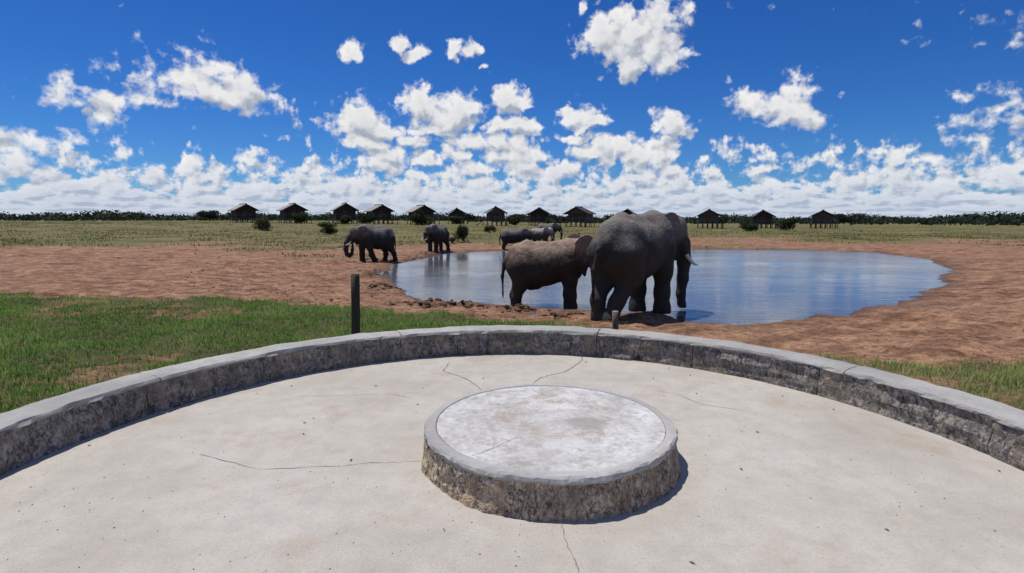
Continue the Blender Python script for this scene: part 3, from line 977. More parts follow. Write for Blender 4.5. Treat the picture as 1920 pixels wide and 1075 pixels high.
# stones and dung clods on the bare soil
cv, cf, ct = [], [], []
rs = random.Random(21)
ico = bmesh.new()
bmesh.ops.create_icosphere(ico, subdivisions=1, radius=1)
iv = [tuple(v.co) for v in ico.verts]
iff = [tuple(v.index for v in f.verts) for f in ico.faces]
ico.free()
pts = []
for i in range(1500):
    y = 13 + 34 * rs.random() ** 1.3
    pts.append((rs.uniform(-0.5, 0.25) * y * 1.2, y, rs.uniform(0.012, 0.045)))
for cx, cy, rx, ry in MUD:
    for i in range(45):
        pts.append((cx + rs.gauss(0, rx * .55), cy + rs.gauss(0, ry * .55), rs.uniform(0.03, 0.085)))
P_ = np.array(pts)
sdp = shore_sd(P_[:, 0], P_[:, 1])
tfp = turf_mask(P_[:, 0], P_[:, 1])
hzp = height(P_[:, 0], P_[:, 1])
for (x, y, s), d_, t_, z_ in zip(pts, sdp, tfp, hzp):
    if d_ < 0.15 or t_ > 0.2: continue
    b = len(cv)
    q = rs.uniform(.5, .8)
    for v in iv:
        j = rs.uniform(.75, 1.2)
        cv.append((x + v[0] * s * j * 1.3, y + v[1] * s * j, z_ + v[2] * s * j * q))
    cf += [tuple(b + i for i in f) for f in iff]
tag(mesh_obj('dung_clods', cv, cf, simple_mat('dung', (0.055, 0.032, 0.022), (0.16, 0.09, 0.055), 3, 0.95, 0.3)), 'dark clods and stones strewn over the trampled red bank', 'clods', kind='stuff')


# ------------------------------------------------------------------ elephants
def surface_nets(v, org, h):
    s = v < 0
    sl = [slice(0, -1), slice(1, None)]
    cor = [(i, j, k) for i in (0, 1) for j in (0, 1) for k in (0, 1)]
    sub = lambda a, c: a[sl[c[0]], sl[c[1]], sl[c[2]]]
    cnt = sum(sub(s, c).astype(np.int8) for c in cor)
    mask = (cnt > 0) & (cnt < 8)
    idx = np.full(mask.shape, -1, np.int64)
    ijk = np.argwhere(mask)
    idx[mask] = np.arange(len(ijk))
    vals = {c: sub(v, c)[mask] for c in cor}
    pos = np.zeros((len(ijk), 3))
    num = np.zeros(len(ijk))
    for c in cor:
        for ax in range(3):
            if c[ax] == 0:
                c2 = tuple(1 if i == ax else c[i] for i in range(3))
                a, b = vals[c], vals[c2]
                x = (a < 0) != (b < 0)
                t = np.where(x, a / np.where(x, a - b, 1), 0)
                p = np.zeros((len(ijk), 3))
                p[:] = c
                p[:, ax] += t
                pos += np.where(x[:, None], p, 0)
                num += x
    pos /= num[:, None]
    verts = org + (ijk + pos) * h
    faces = []
    for ax in range(3):
        o1, o2 = [(1, 2), (2, 0), (0, 1)][ax]
        a = [slice(None)] * 3
        b = [slice(None)] * 3
        a[ax], b[ax] = slice(0, -1), slice(1, None)
        for q in (o1, o2):
            a[q] = b[q] = slice(1, -1)
        sa, sb = s[tuple(a)], s[tuple(b)]
        e = np.argwhere(sa != sb)
        inside = sa[sa != sb]
        e[:, o1] += 1
        e[:, o2] += 1
        def at(d1, d2):
            f = e.copy()
            f[:, o1] += d1
            f[:, o2] += d2
            return idx[f[:, 0], f[:, 1], f[:, 2]]
        q = np.stack([at(-1, -1), at(0, -1), at(0, 0), at(-1, 0)], -1)
        q = np.where(inside[:, None], q, q[:, ::-1])
        faces.append(q)
    return verts, np.concatenate(faces)


class SDF:
    def __init__(self, lo, hi, h):
        self.lo, self.h = np.array(lo, float), h
        self.n = np.ceil((np.array(hi) - self.lo) / h).astype(int) + 1
        self.v = np.full(self.n, 1.0, np.float32)

    def region(self, lo, hi):
        a = np.maximum(np.floor((np.array(lo) - self.lo) / self.h).astype(int), 0)
        b = np.minimum(np.ceil((np.array(hi) - self.lo) / self.h).astype(int) + 1, self.n)
        sl = tuple(slice(p, max(q, p)) for p, q in zip(a, b))
        ax = [self.lo[i] + self.h * np.arange(a[i], max(b[i], a[i])) for i in range(3)]
        return sl, np.stack(np.meshgrid(*ax, indexing='ij'), -1)

    def union(self, sl, d, k):
        o = self.v[sl]
        hh = np.maximum(k - np.abs(o - d), 0) / k
        self.v[sl] = np.minimum(o, d) - hh * hh * k * 0.25

    def ell(self, c, r, rot=None, k=0.06):
        c, r = np.array(c, float), np.array(r, float)
        R3 = np.eye(3) if rot is None else np.array(rot)
        m = r.max() + k + 0.03
        sl, p = self.region(c - m, c + m)
        if p.size == 0: return
        q = (p - c) @ R3
        k0 = np.linalg.norm(q / r, axis=-1)
        k1 = np.linalg.norm(q / (r * r), axis=-1)
        self.union(sl, (k0 * (k0 - 1) / np.maximum(k1, 1e-6)).astype(np.float32), k)

    def cone(self, a, b, ra, rb, k=0.05):
        a, b = np.array(a, float), np.array(b, float)
        m = max(ra, rb) + k + 0.03
        sl, p = self.region(np.minimum(a, b) - m, np.maximum(a, b) + m)
        if p.size == 0: return
        d = b - a
        t = np.clip(((p - a) @ d) / max(d @ d, 1e-9), 0, 1)
        dist = np.linalg.norm(p - a - t[..., None] * d, axis=-1) - (ra + (rb - ra) * t)
        self.union(sl, dist.astype(np.float32), k)

    def chain(self, pts, rads, k=0.05):
        for i in range(len(pts) - 1):
            self.cone(pts[i], pts[i + 1], rads[i], rads[i + 1], k)

    def sheet(self, o, U, V, Wn, poly, curve, th, k=0.02):
        """thin curved flap: outline poly in (u, v), bent by curve(u, v) along Wn"""
        o, U, V, Wn = (np.array(q, float) for q in (o, U, V, Wn))
        cs = np.array([o + U * u + V * v + Wn * curve(u, v) for u, v in poly])
        sl, p = self.region(cs.min(0) - 0.06, cs.max(0) + 0.06)
        if p.size == 0: return
        q = p - o
        u, v, w = q @ U, q @ V, q @ Wn
        d2 = poly_sd(u, v, poly)
        dw = np.abs(w - curve(u, v)) - th
        d = np.maximum(d2 + th, 0) ** 2 + np.maximum(dw, 0) ** 2
        d = np.sqrt(d) + np.minimum(np.maximum(d2, dw), 0) - 0.0
        self.union(sl, d.astype(np.float32), k)


EAR = [(-0.01, 0.11), (0.03, 0.165), (0.09, 0.195), (0.16, 0.195), (0.22, 0.165), (0.26, 0.10), (0.275, 0.02), (0.26, -0.06), (0.225, -0.125),
       (0.185, -0.185), (0.145, -0.255), (0.115, -0.285), (0.085, -0.265), (0.055, -0.20), (0.03, -0.13), (0.0, -0.06)]
FRONT = [(0.31, 0.115, 0.60), (0.335, 0.125, 0.42), (0.345, 0.122, 0.20), (0.35, 0.122, 0.035)]
HIND = [(-0.37, 0.10, 0.60), (-0.345, 0.118, 0.38), (-0.43, 0.118, 0.19), (-0.415, 0.118, 0.035)]
TRUNK_DOWN = [(0.285, 0, -0.08), (0.335, 0, -0.26), (0.345, 0, -0.44), (0.345, 0, -0.60), (0.37, 0, -0.70), (0.41, 0, -0.755)]
TRUNK_CURL = [(0.285, 0, -0.08), (0.36, 0, -0.24), (0.385, 0, -0.40), (0.35, 0, -0.53), (0.27, 0, -0.565), (0.205, 0, -0.50), (0.19, 0, -0.40), (0.19, 0, -0.30)]


def rotm(yaw, pitch, roll=0):
    return np.array(Euler((roll, pitch, yaw), 'XYZ').to_matrix())


def elephant(loc, heading, H, mat, label, res=100, fl=None, fr=None, hl=None, hr=None, head_yaw=0, head_pitch=0, head_drop=0.0,
             trunk=TRUNK_DOWN, flare=22, tusks=1.0, tail=None, ear=1.1, sheath=False, fat=1.0, eyes=True, sink=0.0):
    t = empty('elephant', (loc[0], loc[1], loc[2]), heading)
    tag(t, label, 'elephant', group='elephants round the waterhole')
    g = SDF((-0.80, -0.52, -0.06), (1.12, 0.52, 1.14), 1.0 / res)
    mir = lambda L: [(x, -y, z) for x, y, z in L]
    # trunk of the body
    g.ell((-0.04, 0, 0.64), (0.46, 0.232 * fat, 0.275), None, 0.05)
    g.ell((-0.10, 0, 0.56), (0.33, 0.225 * fat, 0.215), None, 0.10)
    g.ell((-0.355, 0, 0.665), (0.19, 0.178, 0.25), None, 0.10)
    g.ell((-0.29, 0.10, 0.80), (0.10, 0.075, 0.09), None, 0.10)
    g.ell((-0.29, -0.10, 0.80), (0.10, 0.075, 0.09), None, 0.10)
    g.ell((0.30, 0, 0.68), (0.20, 0.178, 0.265), None, 0.10)
    g.ell((0.40, 0, 0.60), (0.12, 0.14, 0.18), None, 0.10)
    # spine ridge: hip, dip, shoulder
    g.chain([(-0.525, 0, 0.69), (-0.43, 0, 0.825), (-0.26, 0, 0.915), (-0.05, 0, 0.895), (0.15, 0, 0.905), (0.32, 0, 0.925), (0.46, 0, 0.89)],
            [0.03, 0.03, 0.035, 0.032, 0.035, 0.04, 0.05], 0.10)
    # legs
    for pts, fore in ((fl or FRONT, True), (mir(FRONT) if fr is None else fr, True), (hl or HIND, False), (mir(HIND) if hr is None else hr, False)):
        f = pts[-1]
        if fore:
            g.chain(pts, [0.135, 0.088, 0.068, 0.070], 0.06)
            g.cone((f[0] + 0.01, f[1], 0.05), (f[0] + 0.012, f[1], 0.0), 0.076, 0.086, 0.05)
        else:
            g.chain(pts, [0.165, 0.102, 0.060, 0.060], 0.06)
            g.cone((f[0] + 0.01, f[1], 0.045), (f[0] + 0.015, f[1], 0.0), 0.064, 0.074, 0.05)
    if sheath:
        g.chain([(-0.30, 0, 0.40), (-0.20, 0, 0.345), (-0.11, 0, 0.325)], [0.06, 0.05, 0.032], 0.07)
    # tail
    tl = tail or [(-0.51, 0, 0.74), (-0.565, 0, 0.66), (-0.59, 0.005, 0.53), (-0.59, 0.01, 0.40)]
    g.chain(tl, [0.035, 0.024, 0.018, 0.014], 0.03)
    # head
    N = np.array((0.50, 0, 0.80 - head_drop))
    Rh = rotm(head_yaw, head_pitch)
    hp = lambda p: N + Rh @ np.array(p, float)
    g.cone((0.36, 0, 0.76), N, 0.205, 0.165, 0.10)
    g.cone(N, hp((0.10, 0, -0.01)), 0.165, 0.14, 0.08)
    g.ell(hp((0.13, 0, 0.045)), (0.155, 0.128, 0.155), Rh, 0.06)
    g.ell(hp((0.195, 0, 0.075)), (0.085, 0.088, 0.095), Rh, 0.05)
    g.ell(hp((0.235, 0, -0.045)), (0.085, 0.085, 0.115), Rh, 0.05)
    g.ell(hp((0.14, 0, -0.135)), (0.10, 0.062, 0.075), Rh, 0.05)
    g.ell(hp((0.215, 0, -0.215)), (0.045, 0.035, 0.05), Rh, 0.04)
    for s in (1, -1):
        g.ell(hp((0.20, s * 0.092, 0.035)), (0.045, 0.022, 0.03), Rh, 0.03)
        g.cone(hp((0.225, s * 0.062, -0.09)), hp((0.275, s * 0.078, -0.165)), 0.042, 0.034, 0.04)
    tr = [hp(p) for p in trunk]
    rad = list(np.interp(np.linspace(0, 1, len(tr)), [0, .2, .45, .75, 1], [0.082, 0.067, 0.052, 0.040, 0.031]))
    g.chain(tr, rad, 0.03)
    # ears
    for s in (1, -1):
        fa = R(flare)
        U = Rh @ np.array((-math.cos(fa), s * math.sin(fa), -0.04))
        V = Rh @ np.array((0.10, s * 0.10, 0.99))
        U /= np.linalg.norm(U)
        V -= U * (U @ V)
        V /= np.linalg.norm(V)
        Wn = np.cross(U, V) * (1 if s > 0 else -1)
        cur = lambda u, v: -0.9 * (u - 0.12) ** 2 + 0.35 * v * v * np.sign(-v) + 0.012 * np.sin(v * 34 + 1.0) * np.clip(u / 0.2, 0, 1)
        g.sheet(hp((0.115, s * 0.128, 0.02)), U, V, Wn, [(u * ear, v * ear) for u, v in EAR], cur, max(0.0105, 0.72 / res), 0.03)
    # flat soles, gentle lumpiness of the hide
    sl, p = g.region(g.lo, g.lo + g.n * g.h)
    lum = fbm(p[..., 0] + p[..., 1] * 0.6, p[..., 2] + p[..., 1] * 0.4, 9, 3) * 0.005
    g.v += lum.astype(np.float32)
    g.v = np.maximum(g.v, -p[..., 2].astype(np.float32))
    vs, fs = surface_nets(g.v, g.lo, g.h)
    body = mesh_obj('body', vs * H, fs, mat, t, smooth=True)
    body.location = (0, 0, -sink)
    tagk = lambda o: (setattr(o, 'location', (0, 0, -sink)), o)[1]
    # tusks, eyes, tail tuft
    for s in (1, -1):
        if tusks > 0:
            L = tusks
            pts = [hp(p) * H for p in ((0.262, s * 0.072, -0.14), (0.30, s * 0.086, -0.21), (0.335 + .02 * L, s * 0.096, -0.21 - 0.06 * L), (0.36 + .05 * L, s * 0.096, -0.215 - .085 * L), (0.375 + .09 * L, s * 0.088, -0.215 - .09 * L))]
            tagk(MB().tube(pts, [q * H for q in (0.021, 0.020, 0.017, 0.012, 0.004)], 10).build('tusk', M['ivory'], t, True))
        if eyes:
            c = hp((0.212, s * 0.1085, 0.022)) * H
            bm = bmesh.new()
            bmesh.ops.create_uvsphere(bm, u_segments=10, v_segments=8, radius=0.0125 * H, matrix=Matrix.Translation(c))
            me = bpy.data.meshes.new('eye')
            bm.to_mesh(me)
            bm.free()
            me.materials.append(M['eye'])
            o = bpy.data.objects.new('eye', me)
            o.parent = t
            col.objects.link(o)
            tagk(o)
    e = np.array(tl[-1]) * H
    d = (np.array(tl[-1]) - np.array(tl[-2])) * H
    d /= np.linalg.norm(d)
    tuft = MB()
    for i in range(14):
        off = np.array((random.uniform(-1, 1) * .010, random.uniform(-1, 1) * .010, 0)) * H
        ln = random.uniform(0.08, 0.15) * H
        tuft.tube([e - d * .03 * H + off * .4, e + d * ln * .5 + off, e + d * ln + off * random.uniform(.3, 1.5)], [0.004 * H, 0.005 * H, 0.001 * H], 4)
    tagk(tuft.build('tail_tuft', M['hair'], t))
    return t


# the large one at the right, walking away to the right
BIG_H = 2.66
bz = -0.875
elephant((3.08, 13.62, bz), R(48), BIG_H, M['skin_big'], 'largest grey elephant seen from behind, stepping along the bank beside the short post', res=118,
         hl=[(-0.37, 0.10, 0.60), (-0.345, 0.118, 0.38), (-0.46, 0.105, 0.19), (-0.45, 0.10, 0.035)],
         hr=[(-0.36, -0.11, 0.60), (-0.28, -0.12, 0.40), (-0.41, -0.065, 0.19), (-0.475, -0.045, 0.035)],
         fr=[(0.31, -0.115, 0.60), (0.33, -0.125, 0.42), (0.33, -0.122, 0.20), (0.335, -0.122, 0.035)],
         fl=[(0.31, 0.115, 0.60), (0.32, 0.125, 0.42), (0.30, 0.122, 0.21), (0.285, 0.122, 0.035)],
         head_pitch=R(6), head_yaw=R(-26), head_drop=0.02, tusks=0.8, fat=1.06, flare=8, ear=1.0, sink=0.0,
         tail=[(-0.51, 0, 0.74), (-0.57, 0.03, 0.65), (-0.595, 0.06, 0.48), (-0.59, 0.07, 0.32)])
# the brown one in the shallows
elephant((0.96, 15.55, -1.04), R(2), 2.06, M['skin_brown'], 'brown elephant standing side on in the near shallows, head behind the largest elephant', res=112,
         head_pitch=R(4), head_yaw=R(14), head_drop=-0.01, sheath=True, tusks=0.6, fat=1.12, flare=20, ear=1.22,
         hr=[(-0.37, -0.10, 0.60), (-0.35, -0.118, 0.38), (-0.41, -0.118, 0.19), (-0.40, -0.118, 0.035)],
         tail=[(-0.51, 0, 0.74), (-0.575, -0.01, 0.65), (-0.60, -0.02, 0.48), (-0.595, -0.02, 0.31)])
# walking left along the bank
walker = elephant((-7.62, 30.6, hz(-7.62, 30.6) - 0.01), R(219), 2.12, M['skin_far'], 'elephant on the red bank walking left with its trunk curled to its mouth', res=80,
         trunk=TRUNK_CURL, tusks=0.9, flare=12, head_pitch=R(-4), head_drop=0.06, fat=1.05,
         fr=[(0.31, -0.115, 0.60), (0.37, -0.125, 0.42), (0.38, -0.122, 0.20), (0.37, -0.122, 0.035)],
         fl=[(0.31, 0.115, 0.60), (0.27, 0.125, 0.42), (0.20, 0.122, 0.20), (0.11, 0.122, 0.035)],
         hr=[(-0.37, -0.10, 0.60), (-0.31, -0.118, 0.38), (-0.36, -0.118, 0.19), (-0.32, -0.118, 0.035)],
         hl=[(-0.37, 0.10, 0.60), (-0.37, 0.118, 0.38), (-0.49, 0.118, 0.20), (-0.53, 0.118, 0.04)])
walker.scale = (0.92, 1, 1)
# facing the camera at the far end of the bank
elephant((-5.42, 39.9, hz(-5.42, 39.9) - 0.02), R(248), 2.02, M['skin_far'], 'elephant facing the camera at the pond edge in front of a green bush', res=80,
         trunk=[(0.285, 0, -0.08), (0.325, 0.02, -0.22), (0.31, 0.07, -0.33), (0.27, 0.13, -0.41), (0.22, 0.17, -0.47), (0.20, 0.18, -0.53)],
         tusks=1.0, flare=16, head_yaw=R(-8), head_drop=0.05,
         hl=[(-0.37, 0.10, 0.60), (-0.38, 0.125, 0.38), (-0.49, 0.14, 0.19), (-0.50, 0.15, 0.035)])
# at the far shore, drinking
elephant((0.12, 43.1, -1.0), R(2), 1.86, M['skin_far'], 'dark elephant in the far shallows walking right behind the brown elephant', res=72,
         tusks=0.7, flare=14, head_pitch=R(10), head_drop=0.05, fat=1.1)
elephant((2.35, 46.6, hz(2.35, 46.6) - 0.02), R(-32), 1.62, M['skin_pale'], 'pale dusted, sunlit elephant with a long white tusk beyond the brown one', res=72,
         tusks=1.9, flare=24, head_pitch=R(2), head_drop=0.0)
elephant((3.35, 52.5, hz(3.35, 52.5) - 0.02), R(-14), 1.74, M['skin_far'], 'shadowed elephant farthest back, partly hidden behind the pale tusked one', res=72,
         tusks=0.7, flare=20, head_pitch=R(4), head_drop=0.02)


# ------------------------------------------------------------------ huts on stilts
def prism_slope(mb, ridge0, ridge1, eave0, eave1, th):
    r0, r1, e0, e1 = map(Vector, (ridge0, ridge1, eave0, eave1))
    nrm = (r1 - r0).cross(e0 - r0).normalized()
    if nrm.z < 0: nrm = -nrm
    d = nrm * th
    mb.add([r0, r1, e1, e0, r0 - d, r1 - d, e1 - d, e0 - d], [(0, 1, 2, 3), (7, 6, 5, 4), (0, 4, 5, 1), (1, 5, 6, 2), (2, 6, 7, 3), (3, 7, 4, 0)])


HUTS = 'stilted huts in a row beyond the field'


def hut(x, y, rot, label, w=2.8, depth=5.6, deck_z=1.25, wall_h=1.75, rise=1.45, left_sunlit=False, side_steps=0, porch=0.0, pane=False, hip=False, mat='timber'):
    z0 = hz(x, y) - 0.05
    t = empty('stilt_hut', (x, y, z0), rot)
    tag(t, label, 'hut', group=HUTS)
    hw = w - 0.72
    ez = deck_z + wall_h            # eave line
    rz = ez + rise
    # roof: two slopes, front at y=0, back at y=depth
    f0, b0 = -0.75, depth + 0.4
    hx = 1.5 if hip else 0.0
    for s in (-1, 1):
        rb = MB()
        prism_slope(rb, (0, f0, rz), (0, b0 - hx, rz), (s * w, f0, ez - 0.05), (s * w, b0, ez - 0.05), 0.16)
        rf = rb.build('roof_slope', M['sunlit_roof'] if (left_sunlit and s < 0) else M['thatch'], t)
    if hip:
        MB().add([(0, b0 - hx, rz - .02), (w, b0, ez - .07), (-w, b0, ez - .07)], [(0, 1, 2)]).build('roof_hip', M['thatch'], t)
    MB().beam((0, f0 - .04, rz + .02), (0, b0 - hx, rz + .02), 0.26, 0.14).build('ridge_cap', M['thatch'], t)
    # gable ends
    for yy in ((0.0, depth) if not hip else (0.0,)):
        g = MB()
        k = (hw + .05) / w
        g.add([(-hw, yy - .05, ez - .05), (hw, yy - .05, ez - .05), (0, yy - .05, rz - .2), (-hw, yy + .05, ez - .05), (hw, yy + .05, ez - .05), (0, yy + .05, rz - .2)],
              [(0, 1, 2), (5, 4, 3), (0, 3, 4, 1), (1, 4, 5, 2), (2, 5, 3, 0)])
        g.build('gable', M[mat], t)
    # walls, the front one set back under the porch
    fy = porch
    for nm, c, s in (('side_wall', (-hw, (fy + depth) / 2, deck_z + wall_h / 2), (0.1, depth - fy, wall_h)), ('side_wall', (hw, (fy + depth) / 2, deck_z + wall_h / 2), (0.1, depth - fy, wall_h)),
                     ('back_wall', (0, depth, deck_z + wall_h / 2), (2 * hw - .11, 0.1, wall_h))):
        MB().box(c, s).build(nm, M[mat], t)
    fw = MB()
    dw = 0.42
    dx = -0.2
    fw.box(((-hw + dx - dw) / 2, fy, deck_z + wall_h / 2), (hw + dx - dw - .06, 0.1, wall_h))
    fw.box(((hw + dx + dw) / 2, fy, deck_z + wall_h / 2), (hw - dx - dw - .06, 0.1, wall_h))
    fw.box((dx, fy, deck_z + wall_h - 0.08), (2 * dw - .01, 0.1, 0.16))
    fw.build('front_wall', M[mat], t)
    d = MB().box((dx, fy + .03, deck_z + (wall_h - .17) / 2), (2 * dw - .02, 0.06, wall_h - .17)).build('door', M['door'], t)
    MB().box((dx + dw - .12, fy - .02, deck_z + .85), (0.05, 0.05, 0.12)).build('handle', M['ivory'], d)
    if pane:
        for sx in (-1.35, 1.15):
            wf = MB()
            for q in (-.42, .42):
                wf.box((sx + q, fy - .07, deck_z + 1.0), (.08, .06, .9))
                wf.box((sx, fy - .07, deck_z + 1.0 + q), (.76, .06, .06))
            wfo = wf.build('window', M['timber2'], t)
            MB().box((sx, fy - .055, deck_z + 1.0), (.78, .02, .8)).build('pane', M['eye'], wfo)
    # deck, rails and stilts
    dk0 = -1.7
    xr = hw + (1.1 if side_steps >= 0 else 0.5)
    xl = -hw - (0.4 if side_steps >= 0 else 1.0)
    MB().box(((xr + xl) / 2, (dk0 + depth) / 2, deck_z - 0.08), (xr - xl, depth - dk0, 0.15)).build('deck', M['timber2'], t)
    rl = MB()
    for hgt in (0.45, 0.85):
        rl.beam((xl, dk0, deck_z + hgt), (xr, dk0, deck_z + hgt), 0.06)
        rl.beam((xr, dk0, deck_z + hgt), (xr, 1.5, deck_z + hgt), 0.06)
    rl.build('railing', M['rail'], t)
    for q in np.linspace(xl, xr, 5):
        MB().beam((q, dk0, deck_z), (q, dk0, deck_z + 0.9), 0.08).build('rail_post', M['rail'], t)
    for yy in (dk0 + .1, depth * .5, depth - .1):
        for q in np.linspace(xl + .1, xr - .1, 6):
            MB().tube([(q, yy, -0.3), (q, yy, deck_z - .16)], [0.09, 0.08], 6).build('stilt', M['timber2'], t)
    for s in (xl + .1, xr - .1):
        MB().beam((s, -.65, deck_z), (s, -.65, ez - .2), 0.09).build('porch_post', M['timber2'], t)
    # steps
    if side_steps:
        sx = xl if side_steps < 0 else xr
        st = MB()
        for i in range(5):
            st.box((sx + (-1 if side_steps < 0 else 1) * (0.15 + i * .3), -1.0, deck_z - .22 - i * .22), (0.32, 0.9, 0.06))
        for yy in (-1.45, -.55):
            st.beam((sx, yy, deck_z - .1), (sx + (-1 if side_steps < 0 else 1) * 1.6, yy, 0.0), 0.08, .16)
        st.build('stairs', M['timber'], t)
    return t


hut(-36.9, 122, R(24), 'dark hut straight above the tall dark post, leafy bushes before it', left_sunlit=True, rise=1.6, wall_h=1.9)
hut(-29.6, 125, R(29), 'dark hut with pale sunlit left roof slope, next right of the one above the tall post', left_sunlit=True, side_steps=0)
hut(-19.6, 122, R(24), 'hut whose front is mostly hidden by the largest bush', left_sunlit=True)
hut(-15.1, 150, R(7), 'smallest dark hut with a plain gable, behind the green field bush', w=2.75, wall_h=1.75)
hut(-3.7, 125, R(3), 'hut with side stairs and open stilts standing behind a low grey bush', w=2.75, side_steps=-1, pane=True, mat='timber2', porch=0.6)
hut(6.5, 133, R(-8), 'low hut with pale deck rails behind the group of far elephants', w=2.8, wall_h=1.7, rise=1.5)
hut(14.2, 121, R(-24), 'hut with a broad sloping roof seen cornerwise, left of the largest elephant', w=2.9, pane=True, hip=True, mat='timber2', porch=0.9, side_steps=-1)
hut(31.3, 149, R(-12), 'hut of which only the roof peak shows above the back of the largest elephant', wall_h=2.0, rise=1.5)
hut(-47.5, 120, R(32), 'hut on stilts next left of the one above the tall dark post', left_sunlit=True)
hut(-62.0, 128, R(38), 'hut on stilts at the far left end of the row', left_sunlit=True)
hut(46.0, 128, R(-18), 'hut on stilts beyond the pond, first past the largest elephant', hip=True, mat='timber2')
hut(60.0, 131, R(-22), 'hut on stilts beyond the pond, second past the largest elephant', mat='timber')
hut(76.0, 134, R(-26), 'hut on stilts at the right end of the row', hip=True, mat='timber2')


# ------------------------------------------------------------------ bushes and trees
def leaf_cloud(rnd, lobes, n, size):
    V = np.empty((n, 4, 3), np.float32)
    tone = np.empty(n)
    w = np.array([l[3] * l[4] * l[5] for l in lobes])
    ch = rnd.choice(len(lobes), n, p=w / w.sum())
    L = np.array(lobes)[ch]
    d = rnd.normal(size=(n, 3))
    d /= np.linalg.norm(d, axis=1)[:, None]
    rr = (0.35 + 0.65 * rnd.random(n) ** 0.5) * (1 + 0.22 * rnd.normal(size=n) * 0.6)
    c = L[:, :3] + d * rr[:, None] * L[:, 3:6]
    nrm = d + rnd.normal(size=(n, 3)) * 0.6
    nrm /= np.linalg.norm(nrm, axis=1)[:, None]
    a = np.cross(nrm, rnd.normal(size=(n, 3)))
    a /= np.linalg.norm(a, axis=1)[:, None]
    b = np.cross(nrm, a)
    s = size * (0.6 + 0.8 * rnd.random(n))[:, None]
    V[:, 0], V[:, 1], V[:, 2], V[:, 3] = c - a * s, c - b * s * .55, c + a * s, c + b * s * .55
    clump = rnd.random(len(lobes))[ch]
    tone = np.clip(0.25 + 0.4 * clump + rnd.normal(0, 0.16, n), 0, 1)
    f = np.arange(n * 4).reshape(n, 4).astype(np.int32)
    return V.reshape(-1, 3), f, np.repeat(tone, 4)


def bush(name, x, y, w, h, n, leaf, mat, seed, label, cat='bush', group=None, trunk_h=0.0, nl=9):
    rnd = np.random.default_rng(seed)
    z0 = hz(x, y)
    t = empty(name, (x, y, z0))
    tag(t, label, cat, group)
    lobes = []
    for i in range(nl):
        a = rnd.random() * 2 * np.pi
        q = rnd.random() ** .5 * w * 0.32
        lz = trunk_h + (h - trunk_h) * (0.22 + 0.58 * rnd.random())
        r = w * (0.17 + 0.13 * rnd.random())
        lobes.append((q * math.cos(a), q * math.sin(a) * .8, lz, r, r * .9, (h - trunk_h) * (0.20 + 0.12 * rnd.random())))
    V, F, T = leaf_cloud(rnd, lobes, n, leaf)
    V[:, 2] = np.clip(V[:, 2], 0.02, h * 1.05)
    mesh_obj('crown' if trunk_h > 0.3 else 'foliage', V, F, mat, t, attrs=dict(tone=T))
    st = MB()
    st.tube([(0, 0, -0.2), (0.02 * w, 0, trunk_h * .5 + .1), (0, 0.02 * w, trunk_h + (h - trunk_h) * .35)], [h * .03, h * .024, h * .012], 7)
    for i in range(6):
        l = lobes[i]
        st.tube([(0, 0, max(0.05, trunk_h * .75)), (l[0] * .45, l[1] * .45, trunk_h * .8 + l[2] * .25), (l[0], l[1], l[2])], [h * .018, h * .013, h * .005], 5)
    st.build('trunk' if trunk_h > 0.3 else 'stem', M['bark'], t)
    return t


BG = 'bushes in the field by the huts'
bush('bush', -4.4, 50.0, 1.6, 1.85, 3400, 0.055, M['bush'], 1, 'dark green leafy bush in the field beyond the facing elephant', group=BG)
bush('bush', -5.3, 48.6, 0.75, 0.55, 700, 0.05, M['bush_dry'], 2, 'thin pale little bush at the foot of the dark green field bush', group=BG)
bush('bush', -2.9, 71.5, 1.75, 1.05, 2200, 0.07, M['bush_dry'], 3, 'low rounded grey green bush in front of the hut with side stairs', group=BG)
bush('bush', -31.2, 118, 4.6, 2.5, 2600, 0.15, M['bush'], 4, 'leafy bush hiding the left stilts of the hut above the curled trunk elephant', group=BG)
bush('bush', -35.2, 117, 3.6, 1.9, 2400, 0.15, M['bush'], 5, 'dense bush in front of the hut straight above the tall dark post', group=BG)
bush('bush', -19.3, 117, 4.6, 3.7, 4200, 0.15, M['bush'], 6, 'largest bush, tall and dark, covering the front of a hut', group=BG)
bush('bush', -14.2, 143, 4.4, 2.2, 2200, 0.16, M['bush_dry'], 7, 'brownish bush against the smallest hut', group=BG)
bush('bush', 0.7, 128, 3.9, 2.35, 2600, 0.16, M['bush'], 8, 'dark clump of bush between the hut with side stairs and the low hut', group=BG)
bush('bush', 9.0, 124, 3.6, 1.75, 2000, 0.15, M['bush'], 9, 'bush at the right corner of the low hut with pale rails', group=BG)
bush('bush', 7.4, 61.0, 0.65, 0.4, 500, 0.05, M['bush_dry'], 10, 'tiny shrub alone in the grass just above the brown elephant', group=BG)
bush('bush', -21.5, 64, 2.6, 1.5, 2200, 0.08, M['bush'], 12, 'round bush in the dry field left of the walking elephant', group=BG)
bush('bush', -33, 72, 3.0, 1.8, 2200, 0.09, M['bush_dry'], 13, 'wide dry bush far out in the left field', group=BG)
bush('bush', -44, 114, 4.0, 2.3, 2200, 0.15, M['bush'], 14, 'bush under the hut past the tall dark post', group=BG)
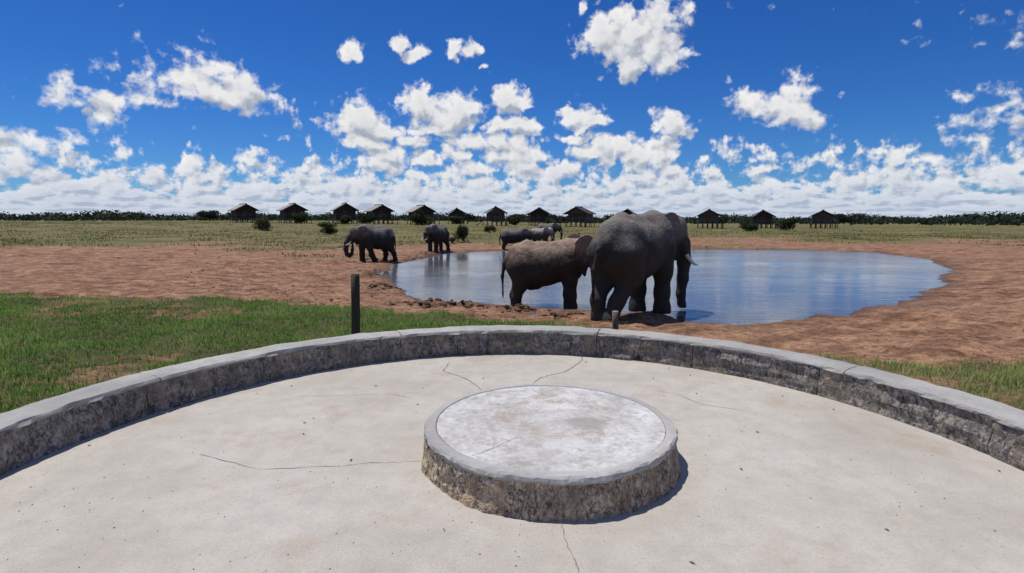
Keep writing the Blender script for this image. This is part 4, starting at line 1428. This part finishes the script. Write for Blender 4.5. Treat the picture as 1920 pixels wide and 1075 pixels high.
bush('bush', 40, 92, 3.4, 2.0, 2200, 0.12, M['bush'], 15, 'bush on the far bank right of the largest elephant', group=BG)
bush('bush', 55, 110, 4.2, 2.6, 2400, 0.14, M['bush'], 16, 'bush in front of the huts past the pond', group=BG)

TG = 'single trees standing out of the far treeline'
for i, (x, y, w, h, lab) in enumerate([
        (-16.2, 205, 7.5, 5.2, 'tree with an uneven crown right of the smallest hut'),
        (-23.5, 210, 6, 3.6, 'small tree in the gap left of the smallest hut'),
        (-53, 215, 6.5, 4.2, 'small round tree right of the hut with the dark gable'),
        (-49, 212, 4.5, 3.9, 'narrow tree right of the hut with the dark gable'),
        (0.4, 190, 7.5, 5.0, 'broad tree behind the clump between two huts'),
        (13.5, 215, 8.5, 5.6, 'tree right of the low hut with pale rails'),
        (22.0, 225, 7.5, 5.0, 'tree left of the cornerwise hut'),
        (42.0, 220, 6.5, 4.4, 'tree showing just left of the back of the largest elephant'),
        (-84, 205, 8, 5.0, 'tree between the two huts past the tall dark post'),
        (-105, 190, 8, 6.0, 'tree beyond the left end of the huts'),
        (75, 200, 8, 5.2, 'tree between the huts past the largest elephant'),
        (118, 195, 8, 6.2, 'tree beyond the right end of the huts')]):
    bush('tree', x, y, w * .85, h * .62, 2600, 0.28, M['far_leaf'], 40 + i, lab, 'tree', TG, trunk_h=max(0.45, h * .16), nl=11)

# the far woodland that closes the plain
rnd = np.random.default_rng(3)
lobes = []
for i in range(1500):
    a = R(rnd.uniform(-56, 56))
    r = rnd.uniform(240, 430)
    x, y = r * math.sin(a), r * math.cos(a)
    z = hz(x, y)
    h = rnd.uniform(1.6, 3.6) * (0.75 + 0.5 * (math.sin(a * 37) * .5 + .5)) * r / 300
    s = rnd.uniform(2.5, 5.5) * r / 300
    lobes.append((x, y, z + h * .45, s, s, h * .6))
V, F, T = leaf_cloud(rnd, lobes, 60000, 0.75)
tag(mesh_obj('treeline', V, F, M['far_leaf'], attrs=dict(tone=T)), 'dark band of distant bush along the horizon behind the huts', 'treeline', kind='stuff')
